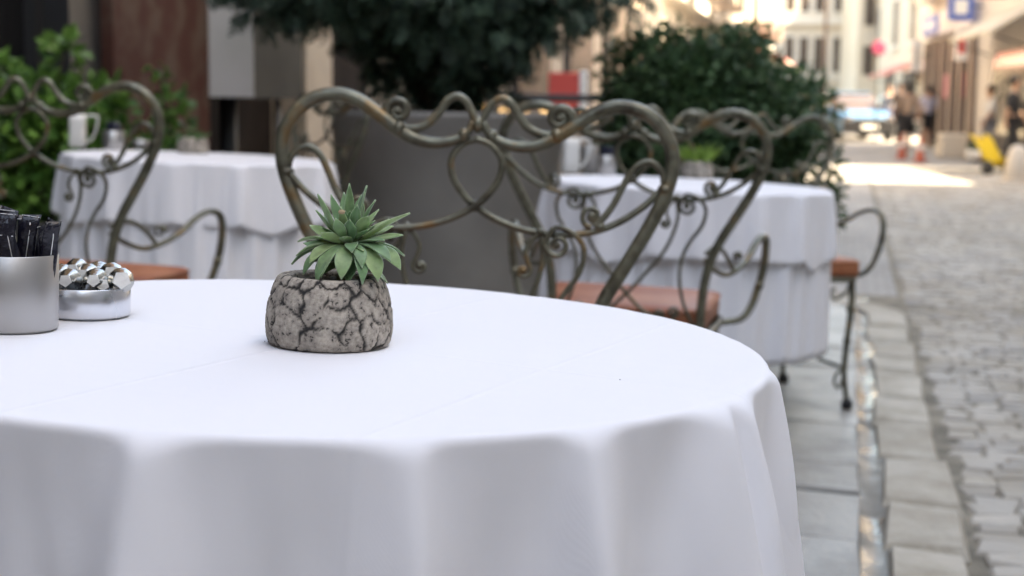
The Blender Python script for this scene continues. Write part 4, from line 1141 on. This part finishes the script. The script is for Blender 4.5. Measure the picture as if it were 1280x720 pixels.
b = MB(); LR.box(b, 34.9, 41.8, 3.9, 4.15, 0, .45); LR.box(b, 28, 41.8, 6.6, 6.8, 0, .35); b.build('cornice', M_trim, shop)
windows(None, None, None, LR, shop, [30, 33, 36, 39], [4.4, 7.2], 1.1, 1.7, 0, M_trim, M_glass)
b = MB(); LR.box(b, 29.5, 33.2, .1, 2.25, 0, .03); dw = b.build('door_opening', M_dark, shop)
b = MB()
for k, yy in enumerate((29.8, 30.5, 31.2, 31.9, 32.5)): LR.box(b, yy, yy + .35, 1.2 + .1 * (k % 2), 1.6 + .1 * (k % 2), .04, .06)
b.build('hanging_goods', mat('goods', (.35, .33, .30), .6), dw)
awning(LR, 29.3, 33.6, 3.1, .9, mat('cream_awning', (.50, .45, .37), .7), 'awning', 'cream awning over the dark shop opening at the right edge', None)
def hang_sign(Y, z1, z2, w, m1, m2, name, label, o=.25):
    e = empty(name, label, 'sign'); b = MB(); LR.box(b, Y, Y + .14, z1, z2, o, o + w); b.build('panel', m1, e)
    b = MB(); LR.box(b, Y - .012, Y - .002, z1 + (z2 - z1) * .22, z2 - (z2 - z1) * .22, o + w * .22, o + w * .78); b.build('mark', m2, e)
    b = MB(); LR.box(b, Y + .05, Y + .09, (z1 + z2) / 2, (z1 + z2) / 2 + .04, .02, o - .002); b.build('bracket', M_frame, e)
hang_sign(34.6, 3.05, 3.65, .55, M_blue, M_white, 'blue_sign', 'square blue sign with white mark projecting above the shop window')
hang_sign(31.3, 3.32, 3.62, .50, M_red, M_white, 'red_sign', 'small red sign near the top right corner, on the shop wall')
hang_sign(35.1, 2.15, 2.9, .26, M_white, M_red, 'hanging_sign', 'narrow white sign with red mark at the near end of the shop window')
hang_sign(41.4, 2.05, 2.9, .28, M_white, M_trim, 'hanging_sign', 'narrow plain cream sign at the far end of the shop window')
LR2 = Line(10.1, .106, -1)
r3 = empty('pale_building', 'pale building set back beyond the corner shop, in shade', 'building')
b = MB(); LR2.box(b, 50, 92, ZB, 10, -8, 0); b.build('wall', M_cream, r3)
windows(None, None, None, LR2, r3, [53, 58, 63, 68, 74, 80], [3.9, 7.0], 1.5, 2.0, 0, M_trim, M_glass)
for y1 in (52, 57, 62, 68, 74):
    a = MB(); LR2.box(a, y1, y1 + 3.2, .1, 2.7, 0, .05); f = a.build('shop_window', M_frame, r3); a = MB(); LR2.box(a, y1 + .2, y1 + 3, .3, 2.5, .052, .07); a.build('pane', M_glass, f)
awning(LR2, 52, 56, 3.0, 1.4, M_awn2, 'awning', 'pale pink awning on the set back building past the corner shop', None)
awning(LR2, 60, 66, 3.0, 1.4, M_awn, 'awning', 'faded red awning further along the set back building', None)

# ---------------------------------------------------------------- car
def make_car(label, X, Y, yaw, paint, lower):
    e = empty('parked_car', label, 'car', Matrix.Translation((X, Y, rz(Y))) @ Matrix.Rotation(yaw, 4, 'Z'), 'cars at the end of the street')
    # local -Y is the front. body: lofted sections (y, half width, z low, z shoulder, z mid)
    secs = [(-2.05, .62, .34, .62), (-1.98, .78, .26, .72), (-1.6, .86, .22, .84), (-.95, .88, .22, .92), (0, .885, .22, .95), (1.2, .88, .22, .96), (1.8, .82, .26, .92), (2.0, .70, .34, .80)]
    V = []; F = []; n = 12
    for (y, w, zl, zs) in secs:
        P = [(-w * .92, zl), (-w, zl + .12), (-w, (zl + zs) / 2), (-w * .97, zs - .10), (-w * .88, zs - .01), (-w * .5, zs + .02), (w * .5, zs + .02), (w * .88, zs - .01), (w * .97, zs - .10), (w, (zl + zs) / 2), (w, zl + .12), (w * .92, zl)]
        V += [(x, y, z) for x, z in P]
    for i in range(len(secs) - 1):
        for k in range(n): F.append((i * n + k, i * n + (k + 1) % n, (i + 1) * n + (k + 1) % n, (i + 1) * n + k))
    F += [tuple(range(n)), tuple(range((len(secs) - 1) * n, len(secs) * n))[::-1]]
    b = MB(); b._add(V, F, True); bd = b.build('body', paint, e); sharp_smooth(bd, 35)
    # cabin
    cs = [(-1.05, .80, .92, .93), (-.35, .74, .93, 1.38), (.1, .72, .93, 1.45), (.9, .71, .93, 1.43), (1.55, .72, .93, 1.2), (1.75, .74, .92, .97)]
    V = []; F = []
    for (y, w, zl, zt) in cs: V += [(-w, y, zl), (-w * .82, y, zt - .03), (-w * .6, y, zt), (w * .6, y, zt), (w * .82, y, zt - .03), (w, y, zl)]
    for i in range(len(cs) - 1):
        for k in range(5): F.append((i * 6 + k, i * 6 + k + 1, (i + 1) * 6 + k + 1, (i + 1) * 6 + k))
    F += [tuple(range(6)), tuple(range(30, 36))[::-1]]
    b = MB(); b._add(V, F, True); gh = b.build('window', M_glass, e); sharp_smooth(gh, 30)
    b = MB(); b.box((0, .5, 1.455), (1.12, 1.35, .05), bev=.02); b.build('roof', paint, e)
    b = MB(); b.box((0, -2.04, .44), (1.62, .14, .40), bev=.05); b.build('bumper', lower, e)
    b = MB(); b.box((0, -2.09, .60), (.95, .05, .14), bev=.015); b.build('grille', M_frame, e)
    b = MB(); b.box((0, -2.108, .42), (.50, .02, .11)); b.build('number_plate', M_white, e)
    for sx in (-1, 1):
        b = MB(); b.ball((sx * .62, -1.99, .66), .11, 8, (1.3, .6, .8)); b.build('headlight', M_glass, e)
        b = MB(); b.box((sx * .93, -.85, .98), (.16, .10, .11), bev=.03); b.build('mirror', paint, e)
        for yy in (-1.30, 1.25):
            R_ = Matrix.Translation((sx * .80, yy, .31)) @ Matrix.Rotation(PI / 2, 4, 'Y')
            w = MB().lathe([(.20, -.1), (.29, -.1), (.31, -.06), (.31, .06), (.29, .1), (.20, .1)], 24, M=R_).build('wheel', M_black, e)
            MB().lathe([(.001, -.085), (.20, -.095), (.20, .095), (.001, .085)], 16, M=R_).build('rim', M_steel, w)
    return e
p = at(1064, 140, 47)
make_car('light blue car facing the camera in the middle of the far street', p.x, 47, .05, mat('blue_paint', (.035, .12, .23), .6), mat('dark_bumper', (.015, .015, .017), .4))
p = at(1036, 140, 50)
make_car('white car parked just left of the light blue car', p.x, 50.5, .1, mat('white_paint', (.66, .66, .68), .3), mat('grey_bumper', (.3, .3, .31), .4))
p = at(1118, 140, 58)
make_car('dark grey car behind the pedestrians, right of the light blue car', p.x, 57, 0, mat('grey_paint', (.06, .06, .07), .3), mat('grey_bumper2', (.1, .1, .11), .4))

# ---------------------------------------------------------------- people
def skin_obj(name, verts, edges, radii, m, parent, sub=2):
    me = bpy.data.meshes.new(name); me.from_pydata([tuple(v) for v in verts], edges, [])
    o = bpy.data.objects.new(name, me); COL.objects.link(o)
    if not me.skin_vertices: 
        sk = o.modifiers.new('skin', 'SKIN')
        try: me.attributes
        except Exception: pass
    else: sk = o.modifiers.new('skin', 'SKIN')
    if me.skin_vertices:
        for v, r in zip(me.skin_vertices[0].data, radii):
            v.radius = (r, r) if not isinstance(r, tuple) else r; v.use_root = False
        me.skin_vertices[0].data[0].use_root = True
    sk.use_smooth_shade = True
    s = o.modifiers.new('sub', 'SUBSURF'); s.levels = sub; s.render_levels = sub
    me.materials.append(m); o.parent = parent
    return o
M_skin = mat('skin', (.42, .24, .16), .6); M_hair = mat('hair', (.02, .014, .010), .6)
def person(label, X, Y, yaw, top_m, low_m, H=1.7, long_leg=False, stride=.22, armswing=.18, hairlen=0, z=None):
    e = empty('person', label, 'person', Matrix.Translation((X, Y, (rz(Y) if z is None else z))) @ Matrix.Rotation(yaw, 4, 'Z') @ Matrix.Scale(H / 1.75, 4), None)
    # facing local -Y
    V = {}; 
    V['pel'] = (0, 0, .94); V['bel'] = (0, .0, 1.08); V['che'] = (0, .01, 1.27); V['nek0'] = (0, .015, 1.43); V['nek'] = (0, .0, 1.50); V['hd0'] = (0, -.015, 1.57); V['hd'] = (0, -.015, 1.65); V['hdt'] = (0, .0, 1.70)
    for s, f in ((-1, 1), (1, -1)):
        V['hip%d' % s] = (s * .09, 0, .90); V['kne%d' % s] = (s * .10, -stride * .5 * f - .02, .50); V['ank%d' % s] = (s * .10, -stride * f + (.05 if f < 0 else 0), .09 + (.03 if f < 0 else 0)); V['toe%d' % s] = (s * .11, -stride * f - .15, .035)
        V['sho%d' % s] = (s * .18, .01, 1.41); V['elb%d' % s] = (s * .24, armswing * .4 * f + .02, 1.14); V['wri%d' % s] = (s * .25, armswing * f - .05, .92); V['pal%d' % s] = (s * .25, armswing * f - .07, .85)
        for j in range(4):
            V['f%d_%d' % (j, s)] = (s * (.248 - .0), armswing * f - .10 + j * .020, .775 + .01 * abs(j - 1.3))
        V['th%d' % s] = (s * .235, armswing * f - .115, .83)
    keys = list(V); E = []; R = {}
    def ed(a, b): E.append((keys.index(a), keys.index(b)))
    for a, b in (('pel', 'bel'), ('bel', 'che'), ('che', 'nek0'), ('nek0', 'nek'), ('nek', 'hd0'), ('hd0', 'hd'), ('hd', 'hdt')): ed(a, b)
    for s in (-1, 1):
        for a, b in (('pel', 'hip'), ('hip', 'kne'), ('kne', 'ank'), ('ank', 'toe'), ('nek0', 'sho'), ('sho', 'elb'), ('elb', 'wri'), ('wri', 'pal')):
            ed(a if a in V else a + str(s), b + str(s))
        for j in range(4): ed('pal%d' % s, 'f%d_%d' % (j, s))
        ed('pal%d' % s, 'th%d' % s)
    rad = {'pel': .125, 'bel': .115, 'che': .135, 'nek0': .085, 'nek': .052, 'hd0': .075, 'hd': .092, 'hdt': .075, 'hip': .085, 'kne': .055, 'ank': .038, 'toe': .032, 'sho': .058, 'elb': .040, 'wri': .026, 'pal': .032, 'th': .009}
    Rl = []
    for k in keys:
        kk = k.rstrip('-10123456789_') if k not in V or k.rstrip('-1') not in rad else k.rstrip('-1')
        base = k if k in rad else k.replace('-1', '').replace('1', '')
        Rl.append(rad.get(base, .009))
    skin_obj('body', [V[k] for k in keys], E, Rl, M_skin, e)
    def sub(names, edges, infl, m, nm):
        idx = {n_: i for i, n_ in enumerate(names)}
        rr = [(rad[n_.replace('-1', '').replace('1', '')] + infl) for n_ in names]
        return [V[n_] for n_ in names], [(idx[a], idx[b]) for a, b in edges], rr
    n1 = ['che', 'bel', 'pel', 'nek0', 'sho-1', 'sho1', 'elb-1', 'elb1']
    vv, ee, rr = sub(n1, [('che', 'bel'), ('bel', 'pel'), ('che', 'nek0'), ('nek0', 'sho-1'), ('nek0', 'sho1'), ('sho-1', 'elb-1'), ('sho1', 'elb1')], .016, top_m, 'shirt')
    rr[3] = .075
    skin_obj('shirt', vv, ee, rr, top_m, e)
    n2 = ['pel', 'hip-1', 'hip1', 'kne-1', 'kne1'] + (['ank-1', 'ank1'] if long_leg else [])
    vv, ee, rr = sub(n2, [('pel', 'hip-1'), ('pel', 'hip1'), ('hip-1', 'kne-1'), ('hip1', 'kne1')] + ([('kne-1', 'ank-1'), ('kne1', 'ank1')] if long_leg else []), .018, low_m, 'trousers')
    skin_obj('trousers' if long_leg else 'shorts', vv, ee, rr, low_m, e)
    b = MB(); b.ball((0, .022, 1.675), .108, 12, (.88, .98, 1.0))
    if hairlen: b.ball((0, .07, 1.57), .085, 10, (1, .5, 1.5))
    b.build('hair', M_hair, e)
    b = MB()
    for s in (-1, 1): b.ball((s * .033, -.098, 1.645), .010, 6)
    b.build('eyes', M_black, e)
    MB().ball((0, -.112, 1.615), .015, 6, (.7, 1, 1.2)).build('nose', M_skin, e)
    for s in (-1, 1):
        MB().box((s * .108, V['toe%d' % s][1] + .07, .035), (.09, .27, .07), bev=.02).build('shoe', M_black if long_leg else M_white, e)
    return e
m_tan = mat('tan_top', (.36, .26, .2), .8); m_blk = mat('black_cloth', (.015, .015, .018), .8); m_lil = mat('lilac_shirt', (.50, .48, .58), .8); m_wht = mat('white_shirt', (.6, .58, .56), .8); m_gry = mat('grey_cloth', (.2, .2, .22), .8); m_jean = mat('denim', (.05, .08, .16), .8)
X = at(1135, 120, 35.5).x; person('pedestrian in tan top and black shorts walking away beyond the kerb corner', X, 35.5, PI, m_tan, m_blk, 1.74, hairlen=1)
X = at(1161, 120, 40).x; person('pedestrian in pale lilac shirt and black shorts before the shop window', X, 40.0, PI + .2, m_lil, m_blk, 1.66)
X = at(1268, 120, 27.6).x; person('person in black clothes at the right edge next to the yellow sack truck', X, 27.6, 1.2, m_blk, m_blk, 1.72, long_leg=True, stride=.12)
X = at(1238, 120, 31.5).x; person('person in white shirt before the dark shop opening', X, 31.5, -1.5, m_wht, m_gry, 1.62, long_leg=True, stride=.08)
X = at(1112, 120, 46).x; person('small distant person in grey right of the light blue car', X, 46, .2, m_gry, m_jean, 1.7, long_leg=True)
X = at(1125, 120, 43.5).x; person('distant person in black behind the one in the tan top', X, 43.5, .4, m_blk, m_blk, 1.75, long_leg=True)

# ---------------------------------------------------------------- street things
M_or = mat('orange_plastic', (.42, .09, .05), .5)
for k, (px, Y, lab) in enumerate(((1129, 33, 'orange traffic cone next to the tan topped pedestrian'), (1152, 31, 'orange traffic cone standing nearer, below the lilac shirt'))):
    p = at(px, 150, Y); e = empty('traffic_cone', lab, 'traffic cone', Matrix.Translation((p.x, Y, rz(Y))) @ Matrix.Scale(.8, 4), 'orange traffic cones')
    MB().lathe([(.001, .03), (.15, .03), (.12, .10), (.03, .70), (.001, .70)], 20).build('cone', M_or, e)
    MB().box((0, 0, .016), (.36, .36, .03), bev=.005).build('base', M_or, e)
    MB().lathe([(.088, .33), (.066, .46)], 20).build('band', M_white, e)
p = at(1272, 200, 22.6); e = empty('concrete_bollard', 'tapered white concrete bollard at the right edge of the road', 'bollard', Matrix.Translation((p.x, 22.6, rz(22))))
MB().lathe([(.20, 0), (.215, .03), (.13, .50), (.08, .56), (.001, .58)], 24).build('body', M_cream2, e); MB().lathe([(.26, 0), (.26, .05), (.2, .06)], 24).build('base', M_cream2, e)
p = at(1190, 180, 34.5); o = MB().box((0, 0, .28), (.6, .45, .56), bev=.03).build('stone_block', M_cream2); o.matrix_world = Matrix.Translation((p.x, 34.5, rz(30))); tag(o, 'pale square stone block below the shop window', 'stone block')
for k, (px, Y) in enumerate(((1217, 32.5), (1229, 32.0), (1176, 35.0))):
    p = at(px, 180, Y); e = empty('white_pot', ('round white pot left of the yellow sack truck', 'round white pot nearest the yellow sack truck', 'round white pot to the left of the stone block')[k], 'plant pot', Matrix.Translation((p.x, Y, rz(30))), 'round white pots before the shop')
    MB().lathe([(.001, 0), (.11, 0), (.16, .12), (.15, .24), (.13, .24), (.12, .2), (.001, .2)], 20).build('body', M_white, e)
    leaf_cloud('plant', [[0, 0, .32]], [[.12, .12, .14]], 90, .07, M_box, e, k, shell=.1)
# yellow sack truck leaning back
p = at(1248, 190, 25.2); M_yel = mat('yellow_paint', (.62, .42, .01), .4)
e = empty('sack_truck', 'bright yellow two wheeled sack truck tilted on its wheels near the right edge', 'sack truck', Matrix.Translation((p.x, 25.2, rz(25))) @ Matrix.Rotation(-1.05, 4, 'Z'))
tl = Matrix.Translation((0, 0, .12)) @ Matrix.Rotation(-.62, 4, 'Y')
b = MB()
for sy in (-.18, .18): b.tube([tl @ Vector((0, sy, 0)), tl @ Vector((0, sy, .62)), tl @ Vector((-.06, sy, .72))], .025, 8)
for z in (.12, .3, .48, .62): b.tube([tl @ Vector((0, -.18, z)), tl @ Vector((0, .18, z))], .018, 8)
b.box((.01, 0, .33), (.035, .33, .52), M=tl, bev=.01); b.build('frame', M_yel, e)
b = MB(); b.box((.14, 0, .02), (.28, .36, .02), M=tl, bev=.004); b.build('toe_plate', M_yel, e)
for sy in (-.24, .24): MB().lathe([(.03, -.03), (.12, -.03), (.13, 0), (.12, .03), (.03, .03)], 20, M=Matrix.Translation((.0, sy, .13)) @ Matrix.Rotation(PI / 2, 4, 'X')).build('wheel', M_black, e)
# no-parking sign on a pole, lamp posts
p = at(1098, 60, 44); e = empty('parking_sign', 'round blue sign with red rim and cross on a thin pole over the far street', 'road sign', Matrix.Translation((p.x, 44, rz(40))))
MB().tube([(0, 0, 0), (0, 0, p.z - rz(40) + .3)], .025, 8).build('pole', M_frame, e)
zc = p.z - rz(40)
Mr = Matrix.Translation((0, -.045, zc)) @ Matrix.Rotation(PI / 2, 4, 'X')
M_sgb = mat('faded_blue', (.07, .05, .20), .6); M_sgr = mat('faded_red', (.30, .03, .08), .6)
MB().lathe([(.001, -.01), (.19, -.01), (.19, .01), (.001, .01)], 28, M=Mr).build('disc', M_sgb, e)
MB().lathe([(.17, .012), (.21, .012), (.21, .022), (.17, .022)], 28, M=Mr).build('rim', M_sgr, e)
b = MB()
for s in (-1, 1): b.box((0, -.062, zc), (.03, .008, .34), M=Matrix.Translation((0, 0, zc)) @ Matrix.Rotation(s * PI / 4, 4, 'Y') @ Matrix.Translation((0, 0, -zc)))
b.build('cross', M_sgr, e)
for k, (px, Y, lab) in enumerate(((1030, 38, 'slim grey lamp post standing left of the white car'), (941, 30, 'slim grey lamp post rising behind the top of the round bush'))):
    p = at(px, 100, Y); e = empty('street_lamp', lab, 'street lamp', Matrix.Translation((p.x, Y, rz(30))), 'slim street lamps')
    MB().tube([(0, 0, 0), (0, 0, 5.5)], [.07, .045], 10).build('pole', M_mull, e)
    b = MB(); b.lathe([(.05, 5.5), (.16, 5.65), (.2, 5.95), (.05, 6.1)], 12); b.build('lantern', M_trim, e)

# ---------------------------------------------------------------- light
EL, AZ = math.radians(47), math.radians(110)     # azimuth of the sun, clockwise from +Y
w = bpy.data.worlds.new('World'); sc.world = w; w.use_nodes = True
nt = w.node_tree; bg = nt.nodes['Background']
sky = nt.nodes.new('ShaderNodeTexSky'); sky.sky_type = 'NISHITA'; sky.sun_disc = False
sky.sun_elevation = EL; sky.sun_rotation = AZ; sky.air_density = 1.0; sky.dust_density = 1.5; sky.ozone_density = 1.0
nt.links.new(sky.outputs[0], bg.inputs['Color']); bg.inputs['Strength'].default_value = .15
sl = bpy.data.lights.new('sun', 'SUN'); sl.energy = 4.4; sl.angle = math.radians(.5); sl.color = (1, .965, .91)
so = bpy.data.objects.new('sun', sl); COL.objects.link(so)
d = Vector((math.sin(AZ) * math.cos(EL), math.cos(AZ) * math.cos(EL), math.sin(EL)))
so.rotation_euler = d.to_track_quat('Z', 'Y').to_euler()

cam = bpy.data.cameras.new('camera'); co = bpy.data.objects.new('camera', cam); COL.objects.link(co)
cam.sensor_fit = 'HORIZONTAL'; cam.sensor_width = 36; cam.lens = 36 * F_PX / 1280
cam.clip_start = .05; cam.clip_end = 2000
co.matrix_world = Matrix.Translation((0, 0, CAM_Z)) @ Matrix.Rotation(PI / 2 - PITCH, 4, 'X') @ Matrix.Rotation(ROLL, 4, 'Z')
cam.dof.use_dof = True; cam.dof.focus_distance = 1.335; cam.dof.aperture_fstop = 6.2; cam.dof.aperture_blades = 0
sc.camera = co
sc.view_settings.view_transform = 'Standard'; sc.view_settings.look = 'None'; sc.view_settings.gamma = 1
sc.view_settings.exposure = 2.92
sc.view_settings.use_white_balance = True
sc.view_settings.white_balance_temperature = 9150; sc.view_settings.white_balance_tint = 9
sc.cycles.use_denoising = True
sc.cycles.max_bounces = 8; sc.cycles.diffuse_bounces = 5; sc.cycles.glossy_bounces = 3; sc.cycles.transmission_bounces = 2
sc.cycles.caustics_reflective = False; sc.cycles.caustics_refractive = False
sc.cycles.sample_clamp_indirect = 6
